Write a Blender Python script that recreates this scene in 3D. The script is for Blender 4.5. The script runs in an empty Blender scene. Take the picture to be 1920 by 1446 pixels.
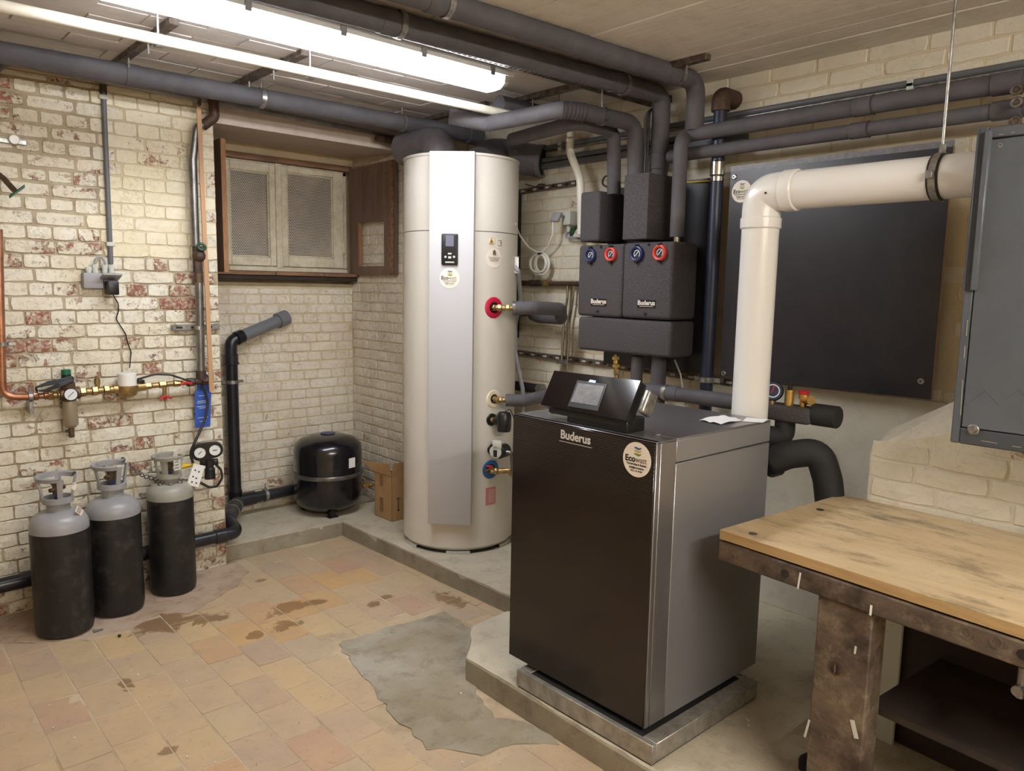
import bpy, bmesh, math, random
from mathutils import Vector as V, Matrix
random.seed(7)
SC = bpy.context.scene
COL = SC.collection

# ------------------------------------------------------------------ camera
F = 1419.86
YAW, PIT, ROL = (math.radians(a) for a in (48.035, 7.380, 1.048))
H = 1.5
_cy, _sy = math.cos(YAW), math.sin(YAW)
_f0 = V((_cy, _sy, 0)); _r0 = V((_sy, -_cy, 0)); _u0 = V((0, 0, 1))
CF = _f0*math.cos(PIT) - _u0*math.sin(PIT)
_u1 = _u0*math.cos(PIT) + _f0*math.sin(PIT)
CR = _r0*math.cos(ROL) + _u1*math.sin(ROL)
CU = _u1*math.cos(ROL) - _r0*math.sin(ROL)
CP = V((0, 0, H))
cam = bpy.data.objects.new('camera', bpy.data.cameras.new('camera'))
COL.objects.link(cam)
m = Matrix((CR, CU, -CF)).transposed().to_4x4(); m.translation = CP
cam.matrix_world = m
cam.data.sensor_width = 36; cam.data.lens = F/1920*36; cam.data.clip_start = .02
SC.camera = cam

# ------------------------------------------------------------------ light and exposure
w = bpy.data.worlds.new('world'); SC.world = w; w.use_nodes = True
w.node_tree.nodes['Background'].inputs[0].default_value = (.9, .92, 1, 1)
w.node_tree.nodes['Background'].inputs[1].default_value = .15
SC.view_settings.view_transform = 'Standard'; SC.view_settings.look = 'None'
SC.view_settings.gamma = 1; SC.view_settings.use_curve_mapping = False
SC.view_settings.exposure = 0.38
LAMP1 = 34.0      # emission of the tube fitting in view
LAMP2 = 135.0      # emission of the second tube fitting, behind the camera

# ------------------------------------------------------------------ sight lines of the photo's pixels, met with real planes
def ray(x, y): return CF + CR*((x-960)/F) - CU*((y-723)/F)
def Z(x, y, z): d = ray(x, y); return CP + d*((z-H)/d.z)
def X(x, y, X_): d = ray(x, y); return CP + d*(X_/d.x)
def Y(x, y, Y_): d = ray(x, y); return CP + d*(Y_/d.y)
def zof(x, y, P):
    d = ray(x, y); t = (P[0]*d.x+P[1]*d.y)/(d.x**2+d.y**2); return H+t*d.z
def rad(px, P): return px/F*((V(P)-CP).dot(CF))
def proj(P):
    d = V(P)-CP; z = d.dot(CF)
    return (960+F*d.dot(CR)/z, 723-F*d.dot(CU)/z, z)

# ------------------------------------------------------------------ materials
def lin(c):
    return tuple(((v/255)/12.92 if v/255 <= .04045 else ((v/255+.055)/1.055)**2.4) for v in c) + (1,)
class NT:
    def __init__(s, name):
        s.m = bpy.data.materials.new(name); s.m.use_nodes = True
        s.t = s.m.node_tree; s.b = s.t.nodes['Principled BSDF']
        s.pos = s.t.nodes.new('ShaderNodeNewGeometry').outputs['Position']
    def n(s, typ, **kw):
        nd = s.t.nodes.new(typ)
        for k, v in kw.items(): setattr(nd, k, v)
        return nd
    def L(s, a, b): s.t.links.new(a, b)
    def noise(s, scale, detail=4, rough=.6, vec=None, dist=0):
        nd = s.n('ShaderNodeTexNoise'); nd.inputs['Scale'].default_value = scale
        nd.inputs['Detail'].default_value = detail; nd.inputs['Roughness'].default_value = rough
        nd.inputs['Distortion'].default_value = dist
        s.L(vec or s.pos, nd.inputs['Vector']); return nd.outputs['Fac']
    def ramp(s, fac, a, b):
        nd = s.n('ShaderNodeMapRange'); nd.inputs['From Min'].default_value = a; nd.inputs['From Max'].default_value = b
        s.L(fac, nd.inputs['Value']); return nd.outputs['Result']
    def math(s, op, a, b=0.):
        nd = s.n('ShaderNodeMath', operation=op)
        for i, v in enumerate((a, b)):
            if isinstance(v, (int, float)): nd.inputs[i].default_value = v
            else: s.L(v, nd.inputs[i])
        return nd.outputs[0]
    def mix(s, fac, a, b, mode='MIX'):
        nd = s.n('ShaderNodeMix', data_type='RGBA', blend_type=mode)
        if isinstance(fac, (int, float)): nd.inputs[0].default_value = fac
        else: s.L(fac, nd.inputs[0])
        for i, v in ((6, a), (7, b)):
            if isinstance(v, tuple): nd.inputs[i].default_value = v
            else: s.L(v, nd.inputs[i])
        return nd.outputs[2]
    def stretch(s, sc):
        nd = s.n('ShaderNodeMapping'); nd.inputs['Scale'].default_value = sc
        s.L(s.pos, nd.inputs['Vector']); return nd.outputs[0]
    def bump(s, h, strength=.4, dist=.004):
        nd = s.n('ShaderNodeBump'); nd.inputs['Strength'].default_value = strength; nd.inputs['Distance'].default_value = dist
        s.L(h, nd.inputs['Height']); s.L(nd.outputs[0], s.b.inputs['Normal'])
    def fin(s, col, rough=.6, metal=0.):
        for v, k in ((col, 'Base Color'), (rough, 'Roughness'), (metal, 'Metallic')):
            if isinstance(v, (int, float, tuple)): s.b.inputs[k].default_value = v
            else: s.L(v, s.b.inputs[k])
        return s.m
def mat(name, c, rough=.5, metal=0., c2=None, vs=6, vr=(.35, .65), bump=0, bs=60, bd=.002, coat=0, stretch=None, detail=5):
    s = NT(name); col = lin(c)
    vec = s.stretch(stretch) if stretch else None
    if c2: col = s.mix(s.ramp(s.noise(vs, detail, .65, vec), *vr), lin(c), lin(c2))
    if bump: s.bump(s.noise(bs, 6, .6, vec), bump, bd)
    if coat: s.b.inputs['Coat Weight'].default_value = coat
    return s.fin(col, rough, metal)
def painted_brick(name, paint, paint2, amount, red=(150, 78, 55), dirt=(120, 105, 85), dirtamt=.5, peel=(.35, .55), bumpd=.003, extra_x=None, low=0):
    s = NT(name)
    info = s.n('ShaderNodeObjectInfo').outputs['Random']
    big = s.noise(1.7, 3, .5); fine = s.noise(26, 8, .72, dist=.6); mid = s.noise(9, 5, .6)
    # how bare a spot is: patchy at large scale, ragged at fine scale
    v = s.math('ADD', s.math('MULTIPLY', big, .55), s.math('MULTIPLY', fine, .75))
    v = s.math('ADD', v, s.math('MULTIPLY', mid, .45))
    v = s.math('ADD', v, s.math('MULTIPLY', s.ramp(info, .80, 1.0), .17))
    if low:
        z = s.n('ShaderNodeSeparateXYZ'); s.L(s.pos, z.inputs[0])
        v = s.math('ADD', v, s.math('MULTIPLY', s.ramp(z.outputs[2], .55, .0), low))
    bare = s.ramp(v, 1.20-amount, 1.245-amount)
    pc = s.mix(s.ramp(s.noise(5, 4, .6), .35, .65), lin(paint), lin(paint2))
    pc = s.mix(s.math('MULTIPLY', s.ramp(info, 0, 1), .25), pc, lin(tuple(int(q*.86) for q in paint2)))
    pc = s.mix(s.math('MULTIPLY', s.ramp(s.noise(48, 6, .75), .52, .70), dirtamt), pc, lin(dirt))
    rc = s.mix(s.ramp(s.noise(30, 5, .7), .35, .65), lin(red), lin((118, 92, 78)))
    rc = s.mix(s.math('MULTIPLY', s.ramp(s.noise(70, 4, .7), .45, .6), .55), rc, lin(paint2))
    col = s.mix(bare, pc, rc)
    ck = s.math('ABSOLUTE', s.math('SUBTRACT', s.noise(7.5, 7, .68, dist=.3), .5))
    col = s.mix(s.math('MULTIPLY', s.ramp(ck, .010, .002), s.math('MULTIPLY', s.ramp(s.noise(3, 3, .5), .42, .6), min(.75, dirtamt*1.5))), col, lin((104, 88, 70)))
    h = s.math('SUBTRACT', s.math('ADD', s.math('MULTIPLY', mid, 1.2), s.math('MULTIPLY', fine, .6)), s.math('MULTIPLY', bare, .3))
    s.bump(h, .7, bumpd)
    return s.fin(col, .75)
def plaster(name, c, c2, dirt, da=.5, lines=None, bd=.004, sc=14):
    s = NT(name)
    col = s.mix(s.ramp(s.noise(2.2, 5, .6), .35, .65), lin(c), lin(c2))
    col = s.mix(s.math('MULTIPLY', s.ramp(s.noise(11, 7, .72), .5, .72), da), col, lin(dirt))
    vec = s.stretch(lines) if lines else None
    h = s.math('ADD', s.noise(sc, 7, .65, vec), s.math('MULTIPLY', s.noise(90, 3, .6), .25))
    s.bump(h, .7, bd)
    return s.fin(col, .85)

MT = {}
MT['brick_left'] = painted_brick('chipped_cream_brick', (230, 226, 212), (216, 207, 184), .225, dirtamt=.55, bumpd=.006, low=.06)
MT['brick_left_clean'] = painted_brick('cream_brick', (232, 226, 206), (225, 214, 184), .10, dirtamt=.25)
MT['brick_niche'] = painted_brick('white_brick', (228, 221, 206), (212, 200, 180), .12, dirtamt=.4, low=.05)
MT['brick_right'] = painted_brick('smooth_cream_brick', (226, 219, 202), (214, 206, 187), .06, dirtamt=.15, bumpd=.002)
MT['mortar_left'] = plaster('grey_mortar', (188, 175, 150), (160, 144, 118), (104, 90, 72), .75)
MT['mortar_cream'] = plaster('painted_mortar', (212, 198, 168), (194, 178, 148), (150, 132, 104), .5)
MT['mortar_right'] = plaster('painted_joint', (212, 198, 168), (202, 186, 154), (165, 146, 116), .3)
MT['plaster'] = plaster('rough_plaster', (212, 207, 192), (200, 194, 178), (170, 160, 140), .35, bd=.006, sc=7)
MT['ceiling'] = plaster('board_marked_concrete', (228, 222, 212), (214, 206, 194), (182, 172, 158), .45, lines=(3, .35, 1), bd=.006, sc=16)
MT['ceiling_left'] = plaster('ceiling_block', (206, 198, 192), (190, 181, 175), (165, 152, 146), .4, lines=(.35, 3, 1), bd=.005, sc=16)
MT['lintel'] = plaster('painted_lintel', (196, 184, 174), (186, 172, 162), (150, 136, 126), .4)
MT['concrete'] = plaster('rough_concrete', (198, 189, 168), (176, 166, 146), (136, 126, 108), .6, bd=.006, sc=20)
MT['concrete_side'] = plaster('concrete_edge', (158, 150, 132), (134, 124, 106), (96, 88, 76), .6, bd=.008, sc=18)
MT['cement'] = plaster('grey_cement', (168, 162, 148), (142, 130, 108), (108, 98, 82), .75, bd=.003, sc=10)
MT['screed'] = plaster('tan_screed', (186, 166, 144), (164, 140, 120), (120, 78, 58), .6, bd=.004, sc=9)

def tile_mat(name, kind):
    s = NT(name); info = s.n('ShaderNodeObjectInfo').outputs['Random']
    cr = s.n('ShaderNodeValToRGB'); s.L(info, cr.inputs[0]); e = cr.color_ramp.elements
    cols = [(0, (182, 164, 138)), (.2, (190, 165, 132)), (.4, (182, 158, 136)), (.58, (198, 172, 132)), (.72, (176, 156, 136)), (.84, (184, 148, 126)), (.94, (200, 160, 108)), (1, (190, 168, 138))]
    e[0].position, e[0].color = cols[0][0], lin(cols[0][1]); e[1].position, e[1].color = 1, lin(cols[-1][1])
    for p, c in cols[1:-1]:
        k = e.new(p); k.color = lin(c)
    col = s.mix(s.math('MULTIPLY', s.ramp(s.noise(7, 6, .7), .38, .68), .55), cr.outputs[0], lin((166, 148, 124)))
    col = s.mix(s.math('MULTIPLY', s.ramp(s.noise(3, 5, .6), .45, .7), .45), col, lin((200, 172, 126)))
    col = s.mix(s.math('MULTIPLY', s.ramp(s.noise(34, 6, .75), .56, .72), .4), col, lin((128, 100, 74)))
    # spilled damp streaks, with a shape of their own on the floor
    sx = s.n('ShaderNodeSeparateXYZ'); s.L(s.pos, sx.inputs[0])
    nz = s.noise(7, 5, .7, dist=.8)
    def blob(cx, cy, rx, ry, lo=1.0, hi=.82):
        a = s.math('DIVIDE', s.math('SUBTRACT', sx.outputs[0], cx), rx); b = s.math('DIVIDE', s.math('SUBTRACT', sx.outputs[1], cy), ry)
        d = s.math('SQRT', s.math('ADD', s.math('MULTIPLY', a, a), s.math('MULTIPLY', b, b)))
        return s.ramp(s.math('ADD', d, s.math('MULTIPLY', s.math('SUBTRACT', nz, .5), 4.2)), lo, hi)
    wet = None
    for q in WET:
        k = blob(*q); wet = k if wet is None else s.math('MAXIMUM', wet, k)
    col = s.mix(s.math('MULTIPLY', wet, .85), col, s.mix(.75, col, lin((110, 72, 34))))
    h = s.math('ADD', s.noise(18, 5, .6), s.math('MULTIPLY', s.noise(80, 3, .6), .3))
    s.bump(h, .5, .002)
    rg = s.math('SUBTRACT', .62, s.math('MULTIPLY', wet, .3))
    return s.fin(col, rg)
def fz(x, y): p = Z(x, y, 0); return p.x, p.y
WET = []
for (x, y, rx, ry) in ((300, 1172, .11, .10), (345, 1165, .10, .05), (395, 1160, .10, .05), (545, 1140, .12, .05), (590, 1130, .07, .04), (720, 1120, .05, .03),
                       (530, 1178, .08, .07), (235, 1283, .03, .05), (310, 1410, .04, .03), (840, 1122, .06, .10), (490, 1088, .03, .02), (480, 1190, .04, .03), (700, 1132, .04, .03)):
    q = fz(x, y); WET.append((q[0], q[1], rx, ry))
MT['tile'] = tile_mat('worn_clay_tile', 0)
MT['grout'] = plaster('tile_grout', (200, 182, 156), (172, 152, 124), (126, 106, 82), .5, bd=.003, sc=40)

MT['foam'] = mat('grey_pipe_insulation', (92, 89, 93), .75, c2=(78, 75, 79), vs=9, bump=.25, bs=50)
MT['foam_seam'] = mat('insulation_seam', (58, 56, 58), .7)
MT['foam_black'] = mat('black_rubber_insulation', (34, 34, 36), .75, bump=.2, bs=80)
MT['epp'] = mat('dark_foam_shell', (80, 76, 78), .85, c2=(58, 55, 57), vs=220, vr=(.45, .6), bump=.5, bs=260, bd=.001)
MT['duct'] = mat('moulded_duct_foam', (112, 108, 112), .42, c2=(86, 83, 88), vs=7, bump=.3, bs=180, bd=.001)
MT['black'] = mat('black_plastic', (22, 22, 24), .38)
MT['black_matt'] = mat('matt_black', (20, 20, 21), .8)
MT['drain'] = mat('black_drain_plastic', (26, 27, 32), .3, c2=(40, 40, 46), vs=12)
MT['drain_grey'] = mat('grey_drain_plastic', (112, 114, 120), .4)
MT['navy'] = mat('dark_blue_pipe', (30, 38, 62), .4, c2=(40, 46, 62), vs=12)
MT['vessel'] = mat('gloss_black_steel', (16, 17, 24), .22, coat=.4)
MT['white_pl'] = mat('white_plastic', (228, 226, 222), .28)
MT['white_pipe'] = mat('white_painted_pipe', (224, 220, 206), .4)
MT['heater'] = mat('pale_grey_enamel', (214, 208, 198), .32)
MT['heater_panel'] = mat('silver_grey_panel', (188, 187, 190), .55, .1)
MT['seam'] = mat('dark_seam', (86, 82, 78), .6)
MT['silver'] = mat('brushed_silver', (150, 148, 150), .33, .75, c2=(142, 140, 142), vs=3)
MT['silver_side'] = mat('silver_side_sheet', (146, 145, 148), .36, .5)
MT['steel'] = mat('grey_steel_pipe', (140, 138, 136), .35, .85, c2=(110, 108, 106), vs=15)
MT['galv'] = mat('galvanised_steel', (178, 178, 176), .38, .85, c2=(130, 128, 124), vs=40)
MT['galv_dirty'] = mat('stained_rail', (128, 120, 112), .5, .6, c2=(84, 66, 56), vs=30)
MT['frame'] = mat('aluminium_frame', (176, 172, 164), .42, .55, c2=(140, 136, 128), vs=22)
MT['chrome'] = mat('chrome', (205, 200, 190), .15, 1)
MT['brass'] = mat('brass', (186, 160, 110), .36, .8, c2=(148, 124, 82), vs=40)
MT['brass_new'] = mat('bright_brass', (214, 180, 108), .25, .85)
MT['copper'] = mat('copper', (190, 136, 106), .36, .8, c2=(150, 104, 80), vs=18)
MT['bronze'] = mat('dull_bronze', (112, 92, 70), .5, .6, c2=(78, 66, 52), vs=40)
MT['iron'] = mat('old_dark_iron', (62, 54, 50), .6, .4, c2=(92, 66, 50), vs=30, bump=.3, bs=90)
MT['red'] = mat('red_plastic', (186, 32, 38), .4)
MT['crimson'] = mat('crimson_ring', (190, 24, 62), .4)
MT['redgauge'] = mat('red_gauge_ring', (214, 70, 60), .4)
MT['blue'] = mat('blue_plastic', (34, 92, 142), .4)
MT['navygauge'] = mat('navy_gauge_ring', (38, 46, 96), .4)
MT['green'] = mat('dark_green', (26, 72, 48), .45)
MT['green_cap'] = mat('green_cap', (20, 104, 74), .4)
MT['yellow'] = mat('yellow_plastic', (220, 186, 50), .4)
MT['cream_ring'] = mat('cream_ring', (226, 214, 188), .45)
MT['grey_pl'] = mat('grey_socket_plastic', (148, 146, 150), .5)
MT['grey_lt'] = mat('light_grey_plastic', (196, 198, 190), .5)
MT['conduit'] = mat('grey_conduit', (98, 100, 104), .45)
MT['cyl_grey'] = mat('grey_cylinder_paint', (152, 152, 156), .35, c2=(142, 142, 144), vs=8)
MT['cyl_olive'] = mat('warm_grey_cylinder_paint', (150, 148, 138), .38)
MT['cyl_black'] = mat('scuffed_black_paint', (27, 27, 29), .42, c2=(74, 70, 66), vs=16, vr=(.52, .82), detail=8)
MT['cabinet'] = mat('slate_grey_enamel', (88, 94, 102), .4, c2=(80, 85, 92), vs=5)
MT['cabinet_dark'] = mat('slate_grey_edge', (64, 69, 76), .45)
MT['scratch'] = mat('pale_scratch', (196, 186, 150), .7)
MT['ply_black'] = mat('black_film_board', (34, 33, 40), .33, c2=(44, 42, 46), vs=6)
MT['ply_top'] = mat('grey_board_edge', (96, 94, 100), .4, c2=(120, 118, 120), vs=30)
MT['ply_edge'] = mat('brown_ply_edge', (150, 118, 86), .7)
MT['glass_black'] = mat('black_front_glass', (20, 15, 15), .1, c2=(30, 22, 20), vs=4, stretch=(1, 1, 2))
MT['screen'] = mat('dusty_touch_screen', (112, 112, 116), .25, c2=(136, 136, 140), vs=30)
MT['lcd'] = mat('grey_lcd', (112, 112, 128), .3)
MT['sticker'] = mat('white_sticker', (232, 222, 208), .5)
MT['ink'] = mat('black_ink', (30, 26, 24), .6)
MT['ink_grey'] = mat('grey_ink', (110, 96, 84), .6)
MT['white_ink'] = mat('white_print', (225, 225, 225), .5)
MT['silver_ink'] = mat('silver_print', (200, 196, 190), .4)
MT['logo_blue'] = mat('blue_stripe', (58, 96, 158), .5)
MT['logo_gold'] = mat('gold_stripe', (206, 166, 84), .5)
MT['logo_green'] = mat('green_stripe', (98, 142, 60), .5)
MT['tag_blue'] = mat('blue_card', (46, 86, 176), .5)
MT['paper'] = mat('white_paper', (236, 236, 236), .7)
MT['card'] = mat('brown_cardboard', (176, 142, 100), .8, c2=(160, 124, 84), vs=9)
MT['card_dark'] = mat('cardboard_slot', (130, 98, 64), .85)
MT['red_print'] = mat('faded_red_label', (204, 128, 128), .5)
MT['rubber'] = mat('black_rubber', (24, 24, 26), .5)
MT['cord'] = mat('white_cord', (232, 228, 220), .4)
MT['hose'] = mat('milky_hose', (176, 178, 186), .25)
MT['hose'].node_tree.nodes['Principled BSDF'].inputs['Alpha'].default_value = .8
MT['dial'] = mat('white_dial', (222, 228, 230), .4)
MT['dial_dark'] = mat('dark_dial', (44, 46, 52), .4)
MT['dial_blue'] = mat('dark_blue_dial', (30, 44, 78), .4)
MT['bowl'] = mat('smoky_filter_bowl', (150, 138, 118), .2, .2)
MT['strip'] = mat('tan_plastic_strip', (180, 140, 102), .55)
MT['wood_white'] = mat('old_white_painted_wood', (218, 211, 190), .55, c2=(196, 186, 160), vs=20, bump=.3, bs=40)
MT['shutter'] = mat('brown_ply_face', (124, 100, 84), .6, c2=(104, 82, 70), vs=5, stretch=(3, 3, .6))
MT['shutter_edge'] = mat('ply_edge_grain', (172, 128, 88), .7, c2=(128, 90, 60), vs=40, stretch=(8, 1, .3))
MT['sill'] = mat('weathered_sill_wood', (150, 112, 84), .7, c2=(104, 76, 58), vs=14, stretch=(.4, 3, 3))
MT['dark_wood'] = mat('dark_dirty_wood', (58, 46, 38), .8, c2=(40, 32, 27), vs=8)
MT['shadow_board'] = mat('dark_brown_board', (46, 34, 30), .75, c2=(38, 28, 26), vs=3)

def bench_wood():
    s = NT('old_bench_wood')
    g = s.noise(8, 7, .7, s.stretch((3, .5, 1.5)))
    col = s.mix(s.ramp(g, .35, .65), lin((108, 92, 76)), lin((62, 51, 43)))
    col = s.mix(s.math('MULTIPLY', s.ramp(s.noise(22, 7, .75), .5, .68), .6), col, lin((140, 124, 104)))
    col = s.mix(s.ramp(s.noise(5, 5, .65), .55, .68), col, lin((52, 40, 34)))
    s.bump(s.math('ADD', g, s.noise(60, 4, .6)), .6, .003)
    return s.fin(col, .75)
MT['bench_wood'] = bench_wood()
def bench_top():
    s = NT('worn_board_top')
    g = s.noise(9, 7, .7, s.stretch((1.6, .35, 1)))
    col = s.mix(s.ramp(g, .35, .7), lin((204, 182, 146)), lin((182, 158, 120)))
    col = s.mix(s.math('MULTIPLY', s.ramp(s.noise(3.2, 7, .75, s.stretch((2.2, .7, 1))), .50, .64), .85), col, lin((112, 98, 78)))
    col = s.mix(s.math('MULTIPLY', s.ramp(s.noise(40, 5, .7), .6, .7), .5), col, lin((110, 84, 56)))
    s.bump(g, .3, .001)
    return s.fin(col, .55)
MT['bench_top'] = bench_top()
MT['bench_edge'] = mat('board_edge', (184, 154, 108), .6, c2=(166, 136, 92), vs=20, stretch=(1, .3, 3))

def mesh_mat():
    s = NT('perforated_sheet')
    sx = s.n('ShaderNodeSeparateXYZ'); s.L(s.pos, sx.inputs[0])
    p = .0105
    u = s.math('DIVIDE', sx.outputs[0], p); v = s.math('DIVIDE', sx.outputs[2], p*.866)
    row = s.math('FLOOR', v)
    off = s.math('MULTIPLY', s.math('MODULO', row, 2.), .5)
    fu = s.math('SUBTRACT', s.math('FRACT', s.math('ADD', u, off)), .5); fv = s.math('MULTIPLY', s.math('SUBTRACT', s.math('FRACT', v), .5), .866)
    d = s.math('SQRT', s.math('ADD', s.math('MULTIPLY', fu, fu), s.math('MULTIPLY', fv, fv)))
    hole = s.ramp(d, .43, .37)
    back = s.mix(s.ramp(s.noise(4, 5, .65), .42, .62), lin((30, 25, 22)), lin((110, 90, 74)))
    return s.fin(s.mix(hole, lin((216, 210, 198)), back), .5)
MT['mesh'] = mesh_mat()

def front_glass():
    # fine printed lines across the upper part of the black front
    s = NT('black_front_glass_lined')
    sx = s.n('ShaderNodeSeparateXYZ'); s.L(s.pos, sx.inputs[0])
    fr = s.math('FRACT', s.math('DIVIDE', sx.outputs[2], .006))
    line = s.math('MULTIPLY', s.ramp(fr, .45, .55), s.ramp(sx.outputs[2], .80, 1.0))
    base = s.mix(s.ramp(s.noise(4, 5, .7, s.stretch((1, 1, 2))), .35, .7), lin((22, 17, 17)), lin((38, 28, 25)))
    return s.fin(s.mix(line, base, lin((50, 46, 44))), .13)
MT['front_glass'] = front_glass()
def emit(name, c, st):
    s = NT(name); s.b.inputs['Emission Color'].default_value = c; s.b.inputs['Emission Strength'].default_value = st
    return s.fin((.8, .8, .8, 1), .4)
MT['lamp1'] = emit('lit_diffuser', (.92, .95, 1, 1), LAMP1)
MT['lamp2'] = emit('lit_diffuser_rear', (1, .965, .91, 1), LAMP2)
MT['lamp_end'] = mat('frosted_diffuser_end', (226, 224, 220), .3)
MT['led'] = emit('blue_led', (.05, .2, 1, 1), 1.2)

# ------------------------------------------------------------------ geometry
def basis(d, hint=(0, 0, 1)):
    z = V(d).normalized(); h = V(hint)
    if abs(z.dot(h.normalized())) > .98: h = V((1, 0, 0))
    x = h.cross(z).normalized(); return x, z.cross(x).normalized(), z
class G:
    def __init__(s): s.b = bmesh.new()
    def poly(s, pts, faces):
        vs = [s.b.verts.new(p) for p in pts]
        out = []
        for f in faces:
            try: out.append(s.b.faces.new([vs[i] for i in f]))
            except ValueError: pass
        return vs, out
    def hexa(s, p, bev=0, seg=2):    # p: 8 corners, bottom four then top four
        vs, fs = s.poly([V(q) for q in p], [(3, 2, 1, 0), (4, 5, 6, 7), (0, 1, 5, 4), (1, 2, 6, 5), (2, 3, 7, 6), (3, 0, 4, 7)])
        bmesh.ops.recalc_face_normals(s.b, faces=fs)
        if bev:
            es = list({e for f in fs for e in f.edges})
            bmesh.ops.bevel(s.b, geom=es, offset=bev, segments=seg, affect='EDGES', profile=.5)
        return s
    def box(s, a, b, bev=0, seg=2):
        (x0, y0, z0), (x1, y1, z1) = a, b
        x0, x1 = sorted((x0, x1)); y0, y1 = sorted((y0, y1)); z0, z1 = sorted((z0, z1))
        return s.hexa([(x0, y0, z0), (x1, y0, z0), (x1, y1, z0), (x0, y1, z0), (x0, y0, z1), (x1, y0, z1), (x1, y1, z1), (x0, y1, z1)], bev, seg)
    def obox(s, c, ax, ay, az, sx, sy, sz, bev=0, seg=2):
        c = V(c); ax, ay, az = V(ax).normalized()*sx/2, V(ay).normalized()*sy/2, V(az).normalized()*sz/2
        q = [c+ax*i+ay*j+az*k for k in (-1, 1) for i, j in ((-1, -1), (1, -1), (1, 1), (-1, 1))]
        return s.hexa(q, bev, seg)
    def quad(s, q, t, bev=0, seg=2):   # quad of four points thickened by vector t
        q = [V(p) for p in q]; return s.hexa(q + [p+V(t) for p in q], bev, seg)
    def prism(s, pts, t):
        pts = [V(p) for p in pts]; n = len(pts); t = V(t)
        vs, fs = s.poly(pts + [p+t for p in pts], [tuple(range(n)), tuple(range(2*n-1, n-1, -1))] + [(i, (i+1) % n, n+(i+1) % n, n+i) for i in range(n)])
        bmesh.ops.recalc_face_normals(s.b, faces=fs); return s
    def lathe(s, prof, base=(0, 0, 0), axis=(0, 0, 1), n=28, a0=0, a1=360):
        x, y, z = basis(axis); base = V(base); rings = []; full = abs(a1-a0) >= 360
        k = n if full else n+1
        for r, h in prof:
            if r <= 1e-6: rings.append([s.b.verts.new(base+z*h)])
            else: rings.append([s.b.verts.new(base+z*h+(x*math.cos(t)+y*math.sin(t))*r) for t in [math.radians(a0+(a1-a0)*i/n) for i in range(k)]])
        for A, B in zip(rings, rings[1:]):
            for i in range(n):
                j = (i+1) % k
                if not full and i+1 >= k: continue
                a, b_, c, d = A[i % len(A)], A[j % len(A)], B[j % len(B)], B[i % len(B)]
                u = []
                for q in (a, b_, c, d):
                    if q not in u: u.append(q)
                if len(u) > 2:
                    try: s.b.faces.new(u)
                    except ValueError: pass
        return s
    def cyl(s, a, b, r, r2=None, n=20, bev=0):
        a, b = V(a), V(b); r2 = r if r2 is None else r2; h = (b-a).length
        if bev: pr = [(0, 0), (r-bev, 0), (r, bev), (r2, h-bev), (r2-bev, h), (0, h)]
        else: pr = [(0, 0), (r, 0), (r2, h), (0, h)]
        return s.lathe(pr, a, b-a, n)
    def ring(s, c, axis, ri, ro, h, n=24, a0=0, a1=360):
        return s.lathe([(ri, 0), (ro, 0), (ro, h), (ri, h), (ri, 0)], c, axis, n, a0, a1)
    def torus(s, c, axis, R, r, n=24, k=8):
        return s.lathe([(R+r*math.cos(2*math.pi*i/k), r*math.sin(2*math.pi*i/k)) for i in range(k+1)], c, axis, n)
    def tube(s, pts, r, bend=0., n=14, seg=7, closed=False):
        pts = [V(p) for p in pts]; path = [pts[0]]
        for i in range(1, len(pts)-1):
            a, b, c = pts[i-1], pts[i], pts[i+1]
            d1, d2 = (a-b), (c-b); l = min(d1.length, d2.length)*.48; d1.normalize(); d2.normalize()
            ang = d1.angle(d2)
            if bend <= 0 or ang > 3.1: path.append(b); continue
            t = min(bend/math.tan(ang/2), l)
            p0, p1 = b+d1*t, b+d2*t
            for k in range(seg+1):
                u = k/seg; path.append((p0*(1-u)**2 + b*2*u*(1-u) + p1*u*u))
        path.append(pts[-1])
        path2 = [path[0]]
        for p in path[1:]:
            if (p-path2[-1]).length > 1e-5: path2.append(p)
        path = path2
        x, y, z = basis(path[1]-path[0]); rings = []
        for i, p in enumerate(path):
            d = (path[min(i+1, len(path)-1)]-path[max(i-1, 0)]).normalized()
            x = (x-d*x.dot(d)).normalized(); y = d.cross(x)
            rr = r(i/(len(path)-1)) if callable(r) else r
            rings.append([s.b.verts.new(p+(x*math.cos(t)+y*math.sin(t))*rr) for t in [2*math.pi*k/n for k in range(n)]])
        for A, B in zip(rings, rings[1:]):
            for k in range(n): s.b.faces.new((A[k], A[(k+1) % n], B[(k+1) % n], B[k]))
        s.b.faces.new(rings[0][::-1]); s.b.faces.new(rings[-1]); return s
    def sph(s, c, r, sc=(1, 1, 1), n=14):
        bmesh.ops.create_uvsphere(s.b, u_segments=n, v_segments=n//2+2, radius=r, matrix=Matrix.Translation(V(c)) @ Matrix.Diagonal((*sc, 1))); return s

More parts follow.
